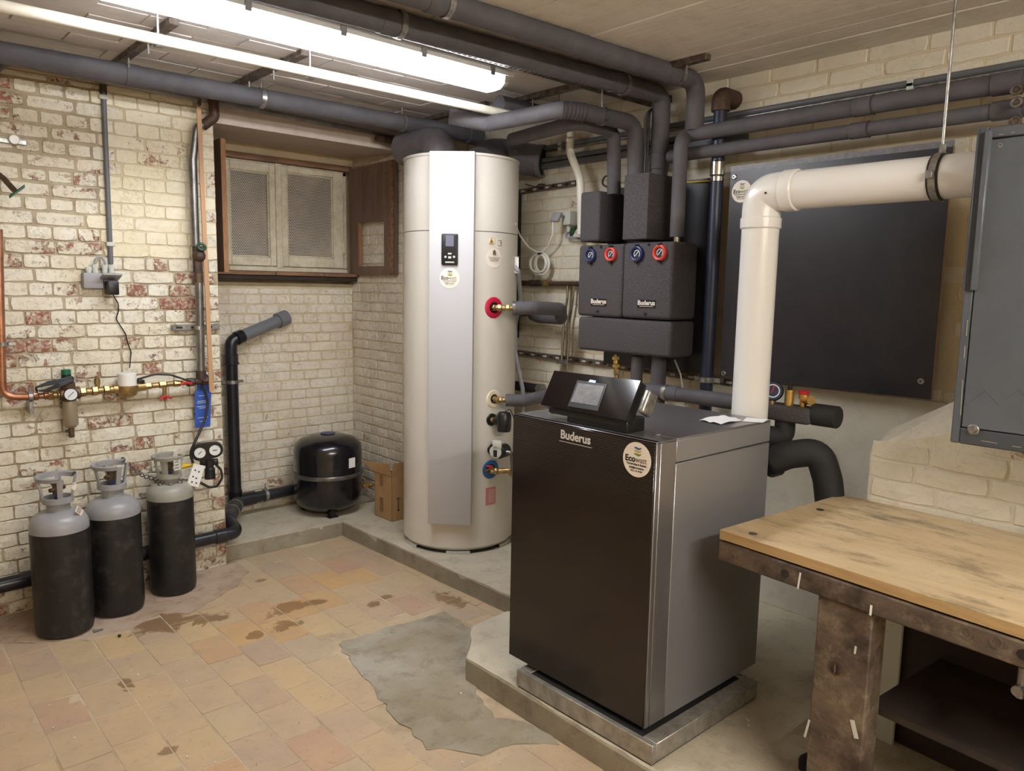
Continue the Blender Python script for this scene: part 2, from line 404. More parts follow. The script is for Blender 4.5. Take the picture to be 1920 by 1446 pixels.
def wpos(o):
    p = V((0, 0, 0))
    while o: p += o.location; o = o.parent
    return p
def link(name, g, m, parent=None, smooth=True, label=None, cat=None, group=None, kind=None, origin=None):
    if isinstance(g, G):
        me = bpy.data.meshes.new(name); bmesh.ops.recalc_face_normals(g.b, faces=g.b.faces[:]); g.b.to_mesh(me); g.b.free()
    else: me = g
    xs = [v.co for v in me.vertices]
    lo = V([min(c[i] for c in xs) for i in range(3)]); hi = V([max(c[i] for c in xs) for i in range(3)])
    o0 = V(origin) if origin else V(((lo.x+hi.x)/2, (lo.y+hi.y)/2, lo.z))
    me.transform(Matrix.Translation(-o0))
    if smooth:
        me.polygons.foreach_set('use_smooth', [True]*len(me.polygons)); me.set_sharp_from_angle(angle=math.radians(38))
    me.materials.append(MT[m] if isinstance(m, str) else m)
    o = bpy.data.objects.new(name, me); COL.objects.link(o)
    o.location = o0 - wpos(parent)
    o.parent = parent
    props(o, label, cat, group, kind); return o
def props(o, label=None, cat=None, group=None, kind=None):
    for k, v in (('label', label), ('category', cat), ('group', group), ('kind', kind)):
        if v: o[k] = v
def thing(name, label, cat, loc, group=None, kind=None):
    o = bpy.data.objects.new(name, None); COL.objects.link(o); o.location = loc; o.empty_display_size = .05
    props(o, label, cat, group, kind); return o
def text(s, size, c, xd, up, m, parent, name='lettering', bold=0., align='CENTER', depth=.0004, sx=1.):
    cu = bpy.data.curves.new(name, 'FONT'); cu.body = s; cu.size = size; cu.align_x = align; cu.align_y = 'CENTER'
    cu.offset = bold; cu.extrude = depth; cu.resolution_u = 3
    o = bpy.data.objects.new(name, cu); COL.objects.link(o)
    me = bpy.data.meshes.new_from_object(o.evaluated_get(bpy.context.evaluated_depsgraph_get())); bpy.data.objects.remove(o)
    x, y = V(xd).normalized(), V(up).normalized(); z = x.cross(y)
    M = Matrix((x*sx, y, z)).transposed().to_4x4(); M.translation = V(c); me.transform(M)
    me.materials.clear()
    return link(name, me, m, parent, smooth=False)
def copy_tree(o, parent=None, shift=None):
    c = o.copy(); COL.objects.link(c); c.parent = parent
    if shift is not None: c.location = V(o.location)+V(shift)
    for ch in o.children: copy_tree(ch, c)
    return c
UP = V((0, 0, 1)); EX = V((1, 0, 0)); EY = V((0, 1, 0))

# ------------------------------------------------------------------ room sizes
XW, YL, YN = 3.10, 3.90, 4.50        # right wall, left wall, back of the niche
XP, XC = 1.48, 2.60                  # pier edge and side of the niche
ZC, HP = 2.46, .088                  # ceiling, low concrete platform
HS = .093                            # boiler slab
X0, Y0 = -1.3, -2.2

# ------------------------------------------------------------------ bricks
def unit_brick(k, ch=.07):
    rnd = random.Random(k); g = G(); j = lambda a=.03: rnd.uniform(-a, a)
    # x,z in -.5...5, y 0 (back) to 1 (front); chamfered front
    nx, nz = 4, 2; P = []
    for a in range(nx+1):
        for b in range(nz+1):
            x, z = a/nx-.5, b/nz-.5
            cx = .022 if a in (0, nx) else 0; cz = .05 if b in (0, nz) else 0
            cr = .03 if cx and cz else 0
            P.append(V((x*(1-2*cx-cr)+j(.012), 1+j(.22)-(.15 if cx or cz else 0), z*(1-2*cz-cr*3)+j(.03))))
    idx = lambda a, b: a*(nz+1)+b
    F_ = [(idx(a, b), idx(a+1, b), idx(a+1, b+1), idx(a, b+1)) for a in range(nx) for b in range(nz)]
    rim = [idx(a, 0) for a in range(nx+1)] + [idx(nx, b) for b in range(1, nz+1)] + [idx(a, nz) for a in range(nx-1, -1, -1)] + [idx(0, b) for b in range(nz-1, 0, -1)]
    n0 = len(P)
    for i in rim: p = P[i]; P.append(V((max(-.5, min(.5, p.x*1.045)), .0, max(-.5, min(.5, p.z*1.1)))))
    n = len(rim)
    F_ += [(n0+i, n0+(i+1) % n, rim[(i+1) % n], rim[i]) for i in range(n)]
    g.poly(P, F_)
    return g
BR = []
for k in range(6):
    g = unit_brick(k); me = bpy.data.meshes.new('brick'); bmesh.ops.recalc_face_normals(g.b, faces=g.b.faces[:]); g.b.to_mesh(me); g.b.free()
    BR.append(me)
BRM = {}
def brick_mesh(k, m):
    if (k, m) not in BRM:
        me = BR[k].copy(); me.materials.append(MT[m]); BRM[(k, m)] = me
    return BRM[(k, m)]
def bricks(parent, O, U, N, u0, u1, z0, z1, mfun, ok=lambda u, z: True, course=.0615, joint=.009, proud=.008, slen=.20, hlen=.098, english=True, limit=300, rnd=None, jf=None):
    """O: point on the wall plane, U: horizontal run, N: outward normal."""
    rnd = rnd or random.Random(3); O, U, N = V(O), V(U), V(N); L = []
    row = 0; z = z0
    while z < z1-.02:
        ch = min(course*rnd.uniform(.96, 1.04), z1-z)
        hdr = english and row % 2 == 1
        base = hlen if hdr else slen
        u = u0 - (0 if hdr else base*.5*((row//(2 if english else 1)) % 2)) - rnd.uniform(0, .02)
        while u < u1:
            l = base*rnd.uniform(.94, 1.05)
            a, b = max(u, u0), min(u+l, u1); u += l
            if b-a < .03: continue
            um = (a+b)/2; zm = z+ch/2
            if not ok(um, zm): continue
            jm = jf(um, zm) if jf else 1
            L.append((um, zm, b-a-joint*jm*rnd.uniform(.7, 1.2), ch-joint*jm*rnd.uniform(.6, 1.2), rnd.randrange(6), proud*rnd.uniform(.6, 1.25), rnd.uniform(-.012, .012)))
        z += ch; row += 1
    def area(q):
        P = O+U*q[0]+UP*q[1]; x, y, d = proj(P)
        if d < .2 or not (-40 < x < 1960 and -40 < y < 1490): return 0
        d_ = (P-CP).normalized()
        return q[2]*q[3]*abs(d_.dot(N))/d**2
    L.sort(key=area, reverse=True)
    nsep = min(limit, sum(1 for q in L if area(q) > 0))
    xax = N.cross(UP)*-1
    base_mat = Matrix((U, N, UP)).transposed()
    for q in L[:nsep]:
        me = brick_mesh(q[4], mfun(q[0], q[1]))
        o = bpy.data.objects.new('brick', me); COL.objects.link(o)
        M = (base_mat @ Matrix.Rotation(q[6], 3, 'Y') @ Matrix.Diagonal((q[2], q[5], q[3]))).to_4x4()
        M.translation = O+U*q[0]+UP*q[1]-N*.0005 - wpos(parent)
        o.matrix_basis = M; o.parent = parent
    rest = L[nsep:]
    if rest:
        g = G()
        for q in rest:
            c = O+U*q[0]+UP*q[1]; a, b = U*q[2]/2, UP*q[3]/2; f = N*q[5]
            g.poly([c-a-b, c+a-b, c+a+b, c-a+b, c-a*.96-b*.85+f, c+a*.96-b*.85+f, c+a*.96+b*.85+f, c-a*.96+b*.85+f], [(4, 5, 6, 7), (0, 1, 5, 4), (1, 2, 6, 5), (2, 3, 7, 6), (3, 0, 4, 7)])
        link('bricks', g, mfun(rest[0][0], rest[0][1]), parent, smooth=False, kind='stuff')

def struct(name, g, m, label=None): return link(name, g, m, None, smooth=False, kind='structure', label=label)

# ------------------------------------------------------------------ walls
wl = struct('wall_left', G().box((X0, YL, -.05), (XP, YN+.3, ZC)), 'mortar_left')
SPLIT = .98
bricks(wl, (0, YL, 0), EX, -EY, X0, XP, .0, 2.375, lambda u, z: 'brick_left_clean' if (u > SPLIT and z > 1.62) else 'brick_left', rnd=random.Random(11), jf=lambda u, z: 1.3 if (z > 1.72 and u < SPLIT-.1) else .3 if (u > SPLIT and z > 1.62) else .5)
link('painted_joint', G().box((SPLIT, YL-.0025, 1.62), (XP-.002, YL+.01, 2.37)), 'mortar_cream', wl, smooth=False)
link('plaster_band', G().box((X0, YL-.014, 2.375), (XP, YL+.01, ZC)), 'mortar_cream', wl, smooth=False)
wb = struct('wall_back', G().box((XP, YN, -.05), (XC, YN+.3, 1.50)).box((XP, YN, 2.27), (XC, YN+.3, ZC)).box((XP, YN, 1.5), (1.60, YN+.3, 2.27)), 'mortar_cream')
bricks(wb, (0, YN, 0), EX, -EY, XP, XC, HP, 1.47, lambda u, z: 'brick_niche', joint=.006, proud=.006, rnd=random.Random(5))
wsd = struct('wall_side', G().box((XC, YL, -.05), (XW+.2, YN+.3, ZC)), 'mortar_cream')
bricks(wsd, (XC, 0, 0), EY, -EX, YL, YN, HP, 2.28, lambda u, z: 'brick_niche', joint=.007, proud=.006, rnd=random.Random(6))
bricks(wsd, (0, YL, 0), EX, -EY, XC, XW, HP, 2.40, lambda u, z: 'brick_niche', joint=.007, proud=.006, limit=120, rnd=random.Random(8))
wr = struct('wall_right', G().box((XW, Y0, -.05), (XW+.2, YL, ZC)), 'mortar_right')
PB = dict(y0=1.058, y1=1.905, z0=1.105, z1=2.04)     # black board on the wall
def ok_right(u, z):
    if u < 2.02 and z < 1.10: return False
    if .99 < u < 2.75 and 1.13 < z < 2.0: return False
    return True
bricks(wr, (XW, 0, 0), EY, -EX, -.6, YL, .1, ZC, lambda u, z: 'brick_right', ok_right, joint=.005, proud=.0045, english=False, slen=.215, course=.066, rnd=random.Random(9))
link('plaster_face', G().box((XW-.016, 1.0, HS), (XW+.01, 2.04, 1.10)), 'plaster', wr, smooth=False)
struct('wall_front', G().box((X0-.2, Y0, -.05), (X0, YN, ZC)), 'mortar_cream')
struct('wall_rear', G().box((X0-.2, Y0-.2, -.05), (XW+.2, Y0, ZC)), 'mortar_cream')

# chimney breast foot with a sloping shoulder at the right
XB = 2.60
def XBp(x, y, dx=0): p = X(x, y, XB+dx); return p
by = X(1630, 880, XB).y
tl = XBp(1645, 832); tr = XBp(1785, 812)
bk0 = X(1650, 802, XB+.10); bk1 = X(1785, 750, XB+.16)
sl = (bk1.z-bk0.z)/(bk1.y-bk0.y)
ye = -.6
cb = G()
zr = lambda yy: tl.z + (tr.z-tl.z)/(tr.y-tl.y)*(yy-tl.y)
zb = lambda yy: bk0.z + sl*(yy-bk0.y)
yw = .70
prof_f = [(XB, by, 0), (XB, by, tl.z-.02), (XB, by-.03, tl.z), (XB, yw, zr(yw)), (XB, yw, ZC), (XB, ye, ZC), (XB, ye, 0)]
A = [V((XB, by, 0)), V((XB, by, tl.z-.03)), V((XB, by-.03, tl.z)), V((XB, yw, zr(yw))), V((XB, ye, zr(yw))), V((XB, ye, 0))]
B = [V((XW+.01, by+.0, 0)), V((XB+.10, by, bk0.z-.03)), V((XB+.10, by-.02, bk0.z)), V((XB+.16, yw, zb(yw))), V((XB+.16, ye, zb(yw))), V((XW+.01, ye, 0))]
C = [V((XW+.01, by, bk0.z-.03)), V((XW+.01, by-.02, bk0.z+.0)), V((XW+.01, yw, zb(yw))), V((XW+.01, ye, zb(yw)))]
vs = A + B + C
cb.poly(vs, [(0, 1, 2, 3, 4, 5), (1, 7, 8, 2), (2, 8, 9, 3), (3, 9, 10, 4), (0, 6, 12, 7, 1), (7, 12, 13, 8), (8, 13, 14, 9), (9, 14, 15, 10)])
wc = struct('wall_chimney', cb, 'brick_right')
bricks(wc, (XB, 0, 0), EY, -EX, -.4, by, .0, 1.2, lambda u, z: 'brick_right', lambda u, z: z < zr(min(u, by-.03))-.03, joint=.006, proud=.006, english=False, slen=.21, course=.068, limit=200, rnd=random.Random(12))

# lintel over the niche
lt = G()
lt.hexa([(XP, YL, 2.285), (XC, YL, 2.285), (XC, YN, 2.315), (XP, YN, 2.315), (XP, YL, ZC), (XC, YL, ZC), (XC, YN, ZC), (XP, YN, ZC)])
struct('trim_1', lt, 'lintel')
struct('trim_2', G().box((XP, YL-.012, 2.372), (XC+.1, YL, 2.382)), 'mortar_cream')

# ------------------------------------------------------------------ ceiling, boards and blocks
ce = struct('ceiling', G().box((X0-.2, Y0-.2, ZC), (XW+.2, YN+.3, ZC+.15)), 'ceiling')
rnd = random.Random(4)
x = -.6; k = 0
while x < XW:
    wd = rnd.uniform(.095, .135); x1 = min(x+wd, XW)
    link('ceiling_board', G().box((x+.002, -1.0, ZC-.004-rnd.uniform(0, .006)), (x1-.002, 2.2, ZC+.001), .0015, 1), 'ceiling', ce, smooth=False)
    x = x1
y = 2.2; row = 0
while y < YL-.02:
    y1 = min(y+rnd.uniform(.125, .15), YL); xx = .2-(row % 2)*.17
    while xx < XW:
        x1 = min(xx+.37, XW)
        link('ceiling_block', G().box((xx+.003, y+.003, ZC-.003-rnd.uniform(0, .006)), (x1-.003, y1-.003, ZC+.001), .0015, 1), 'ceiling_left', ce, smooth=False)
        xx = x1
    y = y1; row += 1

# ------------------------------------------------------------------ floor
fl = struct('floor', G().box((X0-.2, Y0-.2, -.15), (XW+.2, YN+.3, -.0022)), 'grout')
PATCH = [fz(*p) for p in ((632, 1208), (725, 1178), (790, 1160), (832, 1148), (884, 1178), (890, 1300), (930, 1345))] + [(1.705, 1.75), (1.70, 1.62)] + [fz(*p) for p in ((960, 1395), (905, 1420), (850, 1405), (800, 1405), (770, 1370), (735, 1345), (700, 1290))]
SCR = [fz(*p) for p in ((-120, 1215), (40, 1205), (170, 1200), (235, 1185), (300, 1150), (360, 1150), (410, 1118), (450, 1095), (468, 1072))] + [(1.52, 3.96), (-.4, 3.96)]
def inside(p, poly):
    c = False; n = len(poly)
    for i in range(n):
        (xa, ya), (xb, yb) = poly[i], poly[(i+1) % n]
        if (ya > p[1]) != (yb > p[1]) and p[0] < (xb-xa)*(p[1]-ya)/(yb-ya)+xa: c = not c
    return c
tm = []
for k in range(5):
    rr = random.Random(50+k); g = G()
    g.hexa([(-.5, -.5, -1), (.5, -.5, -1), (.5, .5, -1), (-.5, .5, -1)] + [(sx*(.5-.0), sy*.5, rr.uniform(-.25, .25)) for sx, sy in ((-1, -1), (1, -1), (1, 1), (-1, 1))])
    me = bpy.data.meshes.new('tile'); bmesh.ops.bevel(g.b, geom=[e for e in g.b.edges if all(v.co.z > -.9 for v in e.verts)], offset=.018, segments=1, affect='EDGES')
    g.b.to_mesh(me); g.b.free(); me.materials.append(MT['tile']); tm.append(me)
TW, TL_ = .1455, .232
tl_list = []
i = 0; x = .573-TW*10
while x < 2.24:
    off = rnd.uniform(0, TL_) if i % 2 else rnd.uniform(0, .06)
    y = .2+off
    while y < 3.97:
        l = TL_*rnd.uniform(.94, 1.06)
        c = (x+TW/2, y+l/2)
        xlim = 2.20 + (3.95-c[1])*.033
        if not (c[0] > 1.70 and c[1] < 2.2) and c[0]-TW*.5 < xlim and not inside(c, PATCH) and not (inside(c, SCR) and inside((c[0], c[1]-.1), SCR)):
            tl_list.append((c[0], c[1], TW, min(l, 3.97-y), rnd.randrange(5)))
        y += l
    x += TW; i += 1
tl_list.sort(key=lambda q: (proj((q[0], q[1], 0))[2] if -30 < proj((q[0], q[1], 0))[0] < 1950 and proj((q[0], q[1], 0))[1] < 1480 and proj((q[0], q[1], 0))[2] > .3 else 99))
rest = G(); nrest = 0
for n, q in enumerate(tl_list):
    if n < 300:
        o = bpy.data.objects.new('tile', tm[q[4]]); COL.objects.link(o); o.parent = fl
        o.location = V((q[0]+rnd.uniform(-.001, .001), q[1], -.001)) - wpos(fl); o.scale = (q[2]-.007, q[3]-.007, .006)
        o.rotation_euler = (rnd.uniform(-.004, .004), rnd.uniform(-.006, .006), rnd.uniform(-.006, .006))
    else: rest.box((q[0]-q[2]/2+.003, q[1]-q[3]/2+.003, -.01), (q[0]+q[2]/2-.003, q[1]+q[3]/2-.003, 0)); nrest += 1
if nrest: link('tiles', rest, 'tile', fl, smooth=False, kind='stuff')
else: rest.b.free()

# platform and boiler slab, with ragged edges
def ragged(g, poly, z0, z1, step=.07, amp=.006):
    pts = []
    n = len(poly)
    for i in range(n):
        a, b = V((*poly[i], 0)), V((*poly[(i+1) % n], 0)); k = max(1, int((b-a).length/step))
        for j in range(k): pts.append(a+(b-a)*j/k)
    nn = len(pts)
    top = [V((p.x+rnd.uniform(-amp, amp), p.y+rnd.uniform(-amp, amp), z1+rnd.uniform(-.002, 0))) for p in pts]
    bot = [V((p.x, p.y, z0)) for p in pts]
    cen = None
    g.poly(top+bot, [tuple(range(nn))] + [(i, nn+i, nn+(i+1) % nn, (i+1) % nn) for i in range(nn)])
g = G(); ragged(g, PATCH, -.01, .0030, .04, .010); link('cement_patch', g, 'cement', fl, smooth=False, label='grey cement patch between the clay tiles')
g = G(); ragged(g, SCR, -.01, .0026, .05, .012); link('screed_patch', g, 'screed', fl, smooth=False, label='reddish tan screed strip along the brick wall')
PF = [(XP-.0, YN+.02), (XP, 3.955), (2.20, 3.95), (2.25, 2.2), (XW+.05, 2.2), (XW+.05, 3.92), (2.62, 3.92), (2.62, YN+.02)]
g = G(); ragged(g, PF, -.01, HP)
pf = struct('platform', g, 'concrete', 'low concrete platform carrying the water heater and expansion vessel')
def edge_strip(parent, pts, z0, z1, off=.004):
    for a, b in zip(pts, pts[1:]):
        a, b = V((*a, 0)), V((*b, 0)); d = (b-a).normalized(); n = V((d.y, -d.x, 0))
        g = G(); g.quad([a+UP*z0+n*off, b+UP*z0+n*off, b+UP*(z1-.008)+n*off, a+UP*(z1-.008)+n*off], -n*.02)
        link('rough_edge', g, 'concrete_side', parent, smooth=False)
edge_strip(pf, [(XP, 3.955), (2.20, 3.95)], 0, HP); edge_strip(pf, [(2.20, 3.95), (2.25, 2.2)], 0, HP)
s1 = Z(875.8, 1232.7, HS); s2 = Z(888, 1172, HS); s3 = Z(951, 1145, HS)
SL = [(1.69, -.6), (s1.x, s1.y), (s2.x, s2.y), (s3.x, s3.y), (2.3, 2.21), (XW+.05, 2.21), (XW+.05, -.6)]
g = G(); ragged(g, SL[::-1], -.01, HS)
sb = struct('slab', g, 'concrete', 'raised concrete slab under the boiler')
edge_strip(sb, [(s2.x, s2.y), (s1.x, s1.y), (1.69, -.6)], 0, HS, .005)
#PART2
# ------------------------------------------------------------------ lamps
def lamp(name, label, x0, x1, yc, zb, m, group=None):
    L = thing(name, label, 'lamp', ((x0+x1)/2, yc, zb), group)
    w = .082
    hs = G()
    prof = [(-w, .052), (-w, .068), (-w*.6, .092), (w*.6, .092), (w, .068), (w, .052)]
    hs.prism([(x0, yc+a, zb+b) for a, b in prof], (x1-x0, 0, 0)); link('housing', hs, 'grey_lt', L)
    df = G(); pr = [(-w*.92, .052), (-w*.86, .020), (-w*.55, .002), (0, 0), (w*.55, .002), (w*.86, .020), (w*.92, .052)]
    df.prism([(x0+.045, yc+a, zb+b) for a, b in pr], (x1-x0-.09, 0, 0)); link('diffuser', df, m, L)
    for xa, xb in ((x0+.002, x0+.044), (x1-.044, x1-.002)):
        e = G(); s_ = .75
        a, b = (xb, xa) if xa < (x0+x1)/2 else (xa, xb)
        e.poly([V((a, yc+p, zb+q)) for p, q in pr]+[V((b, yc+p*s_, zb+.052-(.052-q)*.62)) for p, q in pr], [tuple(range(7)), tuple(range(13, 6, -1))]+[(i, (i+1) % 7, 7+(i+1) % 7, 7+i) for i in range(7)])
        link('end_cap', e, 'lamp_end', L)
    for i in range(5):
        for s_ in (-1, 1):
            xx = x0+.12+i*(x1-x0-.24)/4
            link('clip', G().box((xx-.012, yc+s_*w*.9, zb+.038), (xx+.012, yc+s_*w*1.06, zb+.074), .002, 1), 'steel', L)
    for xx in (x0+.35, x1-.35):
        link('bracket', G().box((xx-.02, yc-.03, zb+.09), (xx+.02, yc+.03, ZC), 0), 'galv', L)
    return L
la = Z(970, 163, 2.35); lb = Z(905, 180, 2.35)
lamp('tube_lamp', 'long lit white fluorescent fitting with frosted cover hanging under the ceiling', .62, 2.262, (la.y+lb.y)/2+.0, 2.345, 'lamp1')
T2 = thing('tube_lamp', 'bare fluorescent tube on a slim hanging batten behind the viewer', 'lamp', (.9, -1.0, 2.2))
link('tube', G().cyl((.15, -1.0, 2.2), (1.65, -1.0, 2.2), .026, n=20), 'lamp2', T2)
link('batten', G().box((.12, -1.02, 2.25), (1.68, -.98, 2.28), .003, 1), 'grey_lt', T2)
for xx in (.13, 1.67): link('lamp_holder', G().box((xx-.012, -1.015, 2.17), (xx+.012, -.985, 2.26), .003, 1), 'grey_lt', T2)
for xx in (.4, 1.4): link('hanging_rod', G().cyl((xx, -1.0, 2.28), (xx, -1.0, ZC), .004, n=8), 'galv', T2)

# ------------------------------------------------------------------ ceiling pipes
def collar(g_parent, a, d, r, w=.03, m='foam', name='joint_sleeve', gap=.002):
    a = V(a); d = V(d).normalized()
    return link(name, G().cyl(a-d*w/2, a+d*w/2, r+gap, bev=.001), m, g_parent)
def clamp(parent, c, d, r, rod_top=None, w=.022, m='galv', rodx=(0, 0)):
    c = V(c); d = V(d).normalized()
    g = G().ring(c-d*w/2, d, r+.0005, r+.004, w)
    link('pipe_clamp', g, m, parent)
    if rod_top is not None:
        link('threaded_rod', G().cyl(c+UP*(r+.004), V((c.x+rodx[0], c.y+rodx[1], rod_top)), .004, n=8), m, parent)
def pipe(name, label, pts, r, m='foam', bend=.06, group=None, cat='pipe', n=18):
    root = thing(name, label, cat, V(pts[0]), group)
    link('run', G().tube(pts, r, bend, n), m, root); return root

# big upper pipe A
pa_bend = X(1306, 152, 2.93); zA = pa_bend.z
a0 = Z(800, -4, zA); dA = (pa_bend-a0); a_start = a0-dA*.9
rA = .041
up_r = X(1325, 250, 2.93)            # where it meets the wall run
pA = pipe('insulated_ceiling_pipe', 'upper, right-hand one of the two thick grey insulated pipes along the ceiling', [a_start, pa_bend, V((2.93, pa_bend.y, up_r.z+.02))], rA, bend=.07)
for px, py in ((822, 14), (1262, 143)):
    c = Z(px, py, zA); t = (c.x-a_start.x)/(dA.x) ; c = a_start+dA*(((c-a_start).dot(dA))/dA.dot(dA))
    collar(pA, c-dA.normalized()*.05, dA, rA, .06, gap=.003); clamp(pA, c, dA, rA+.001, ZC-.005)
# big lower pipe B
pb_bend = X(1241, 178, 2.96); zB = pb_bend.z
b0 = Z(750, 47, zB); dB = pb_bend-b0
rB = .042
pB = pipe('insulated_ceiling_pipe', 'lower thick grey insulated pipe beside the cable tray, dropping behind the tall pump box', [b0-dB*.7, pb_bend, V((2.96, pb_bend.y, X(1241, 335, 2.96).z))], rB, bend=.06)
for px, py in ((752, 45), (1170, 158)):
    c = Z(px, py, zB); c = b0+dB*(((c-b0).dot(dB))/dB.dot(dB))
    collar(pB, c-dB.normalized()*.05, dB, rB, .06, gap=.003); clamp(pB, c, dB, rB+.001, ZC-.005)
link('fitting_tee', G().cyl(V((2.96, pb_bend.y, X(1241, 318, 2.96).z)), V((2.96, pb_bend.y, X(1241, 288, 2.96).z)), rB+.004, bev=.002), 'foam', pB)

# right wall horizontal pair
def wallrun(pxs, Xp): return [X(x, y, Xp) for x, y in pxs]
up = wallrun([(1325, 250), (1623, 199), (1990, 141)], 2.93); rU = rad(16, up[1])
up[0].z = up[1].z; up[2].z = up[1].z
elbow = X(1277, 268, 2.86)
dn = X(1277, 444, 2.86)
e_r = rad(14.5, dn)
wU = pipe('insulated_wall_pipe', 'upper grey insulated run on the right wall, turning down into the right pump group', [up[2], V((2.93, elbow.y+.03, up[1].z)), V((2.86, elbow.y, elbow.z)), V((2.86, elbow.y, dn.z))], rU, bend=.06)
for k in range(9):
    t = k/8; c = V((2.93, elbow.y+.015-.0, up[1].z)).lerp(V((2.862, elbow.y, elbow.z-.03)), t)
c = X(1620, 199, 2.93); c.z = up[1].z
collar(wU, c, EY, rU, .07, gap=.003); link('seam_line', G().cyl(c-EY*.037, c-EY*.035, rU+.0042), 'foam_seam', wU)
lo = wallrun([(1255, 293), (1623, 243), (1990, 188)], 2.94); rL = rad(13.5, lo[1]); lo[0].z = lo[2].z = lo[1].z
wL = pipe('insulated_wall_pipe', 'lower grey insulated pipe along the right wall, just below the upper run', [lo[0], lo[2]], rL)
c = X(1612, 245, 2.94); c.z = lo[1].z
collar(wL, c, EY, rL, .07, gap=.003); link('seam_line', G().cyl(c-EY*.037, c-EY*.035, rL+.0042), 'foam_seam', wL)
c = X(1890, 165, 2.93); c.z = up[1].z; collar(wU, c, EY, rU+.002, .09, gap=.003)
c = X(1890, 200, 2.94); c.z = lo[1].z; collar(wL, c, EY, rL+.002, .09, gap=.003)
# two small valves at the far right end of the pair
for (px, py, pz, lab) in ((1906, 168, .0, 'small rusty brass valve handle on the upper wall pipe by the grey cabinet'), (1906, 192, .0, 'small pale metal ring handle between the two wall pipes'), (1903, 228, .0, 'small pale metal handle on the lower wall pipe above the grey cabinet')):
    c = X(px, py, 2.86)
    t = thing('pipe_valve', lab, 'valve', c)
    link('handle', G().torus(c, (-1, 0, .25), .014, .005, 18, 8), 'galv_dirty', t); link('stem', G().cyl(c, c+V((.05, 0, 0)), .007, n=10), 'bronze', t)

# slim conduits high on the right wall
for (ya, yb, r_, m, lab) in ((118, 215, .0125, 'conduit', 'upper slim dark conduit running high along the right wall'), (128, 228, .006, 'galv', 'thin pale conduit just under the dark one on the right wall'),):
    A_ = X(1920, ya, 3.075); A_.y -= .25
    q = pipe('conduit', lab, [A_, V((3.075, 3.85, A_.z-.004))], r_, m)
    for px in (1709, 1230, 1055):
        yy = X(px, 150, 3.075).y
        link('saddle_clip', G().box((3.06, yy-.012, A_.z-.016), (3.1, yy+.012, A_.z+.016), .002, 1), 'grey_lt', q)
A_ = X(1920, 143, 3.085)
q = thing('cable_rail', 'dark slotted cable rail on the right wall behind the pipes', 'rail', A_)
link('rail', G().box((3.07, .5, A_.z-.03), (3.1, 3.85, A_.z-.015)), 'galv_dirty', q)
link('rail', G().box((3.06, 1.9, A_.z-.075), (3.1, 3.85, A_.z-.05)), 'conduit', q)
link('rail', G().box((3.06, 1.9, A_.z-.04), (3.1, 3.85, A_.z-.02)), 'conduit', q)

# small insulated pair feeding the pump boxes
Lx = 2.90
q1 = X(1191, 330, Lx); q1b = X(1191, 232, Lx); zq = q1b.z
m1 = Z(1095, 210, zq); m2 = Z(1052, 206, zq); m3 = Z(915, 232, zq)
r1 = rad(15, q1b)
S1 = pipe('insulated_branch_pipe', 'grey insulated branch with ribbed bends, crossing over the heater duct to the tall pump box', [m3+V((-.14, .12, .03)), m3, m2, m1, q1b, q1], r1, bend=.07)
for t in range(7):
    c = m2.lerp(m1, .0)+(m1-m2)*(t/6.); d = (m1-m2)
    link('bend_rib', G().torus(c+UP*.0, d, r1-.001, .0035, 22, 6), 'foam_seam', S1)
clamp(S1, m1.lerp(q1b, .33), q1b-m1, r1, ZC-.01)
q2 = X(1151, 365, 2.88); q2b = X(1151, 246, 2.88); n1 = Z(1085, 228, q2b.z); n0 = Z(960, 262, q2b.z)
S2 = pipe('insulated_branch_pipe', 'lower grey insulated branch dropping into the short left pump box', [n0, n1, q2b, q2], rad(13, q2b), bend=.06)
# left insulated pipe
g1 = Z(0, 98, 2.37); g2 = Z(485, 181, 2.37); g3 = Z(900, 256, 2.37)
dG = (g3-g1); rG = rad(17, g2)
PG = pipe('insulated_ceiling_pipe', 'thick grey insulated pipe along the left wall under the ceiling, far side of the lamp', [g1-dG*.4, g3], rG)
for px, py in ((248, 142), (490, 184), (748, 232)):
    c = Z(px, py, 2.37); c = g1+dG*((c-g1).dot(dG)/dG.dot(dG))
    if px == 248: collar(PG, c, dG, rG, .06, gap=.003)
    else: clamp(PG, c, dG, rG, ZC-.005)
link('end_cap', G().cyl(g3-dG.normalized()*.1, g3, rG+.012, bev=.004), 'foam', PG)
h1 = X(925, 190, 2.7)
dk = thing('insulated_stub', 'dark insulated pipe end beyond the lamp, near the ceiling', 'pipe', Z(930, 195, 2.38))
link('run', G().tube([Z(935, 196, 2.38), Z(1010, 214, 2.38)], .045, 0), 'foam', dk)
# thin steel pipe under it with a bend at the left end
t0 = Y(-12, 150, YL-.05); t1 = Y(55, 123, YL-.05); t2 = Y(380, 186, YL-.05)
TP = pipe('steel_pipe', 'thin dark steel pipe under the grey insulated pipe on the left wall', [V((t0.x-.05, YL-.05, t0.z-.1)), V((t0.x+.03, YL-.05, t1.z+.003)), V((2.55, YL-.05, Y(700, 250, YL-.05).z))], rad(7, t1), 'steel', bend=.09)

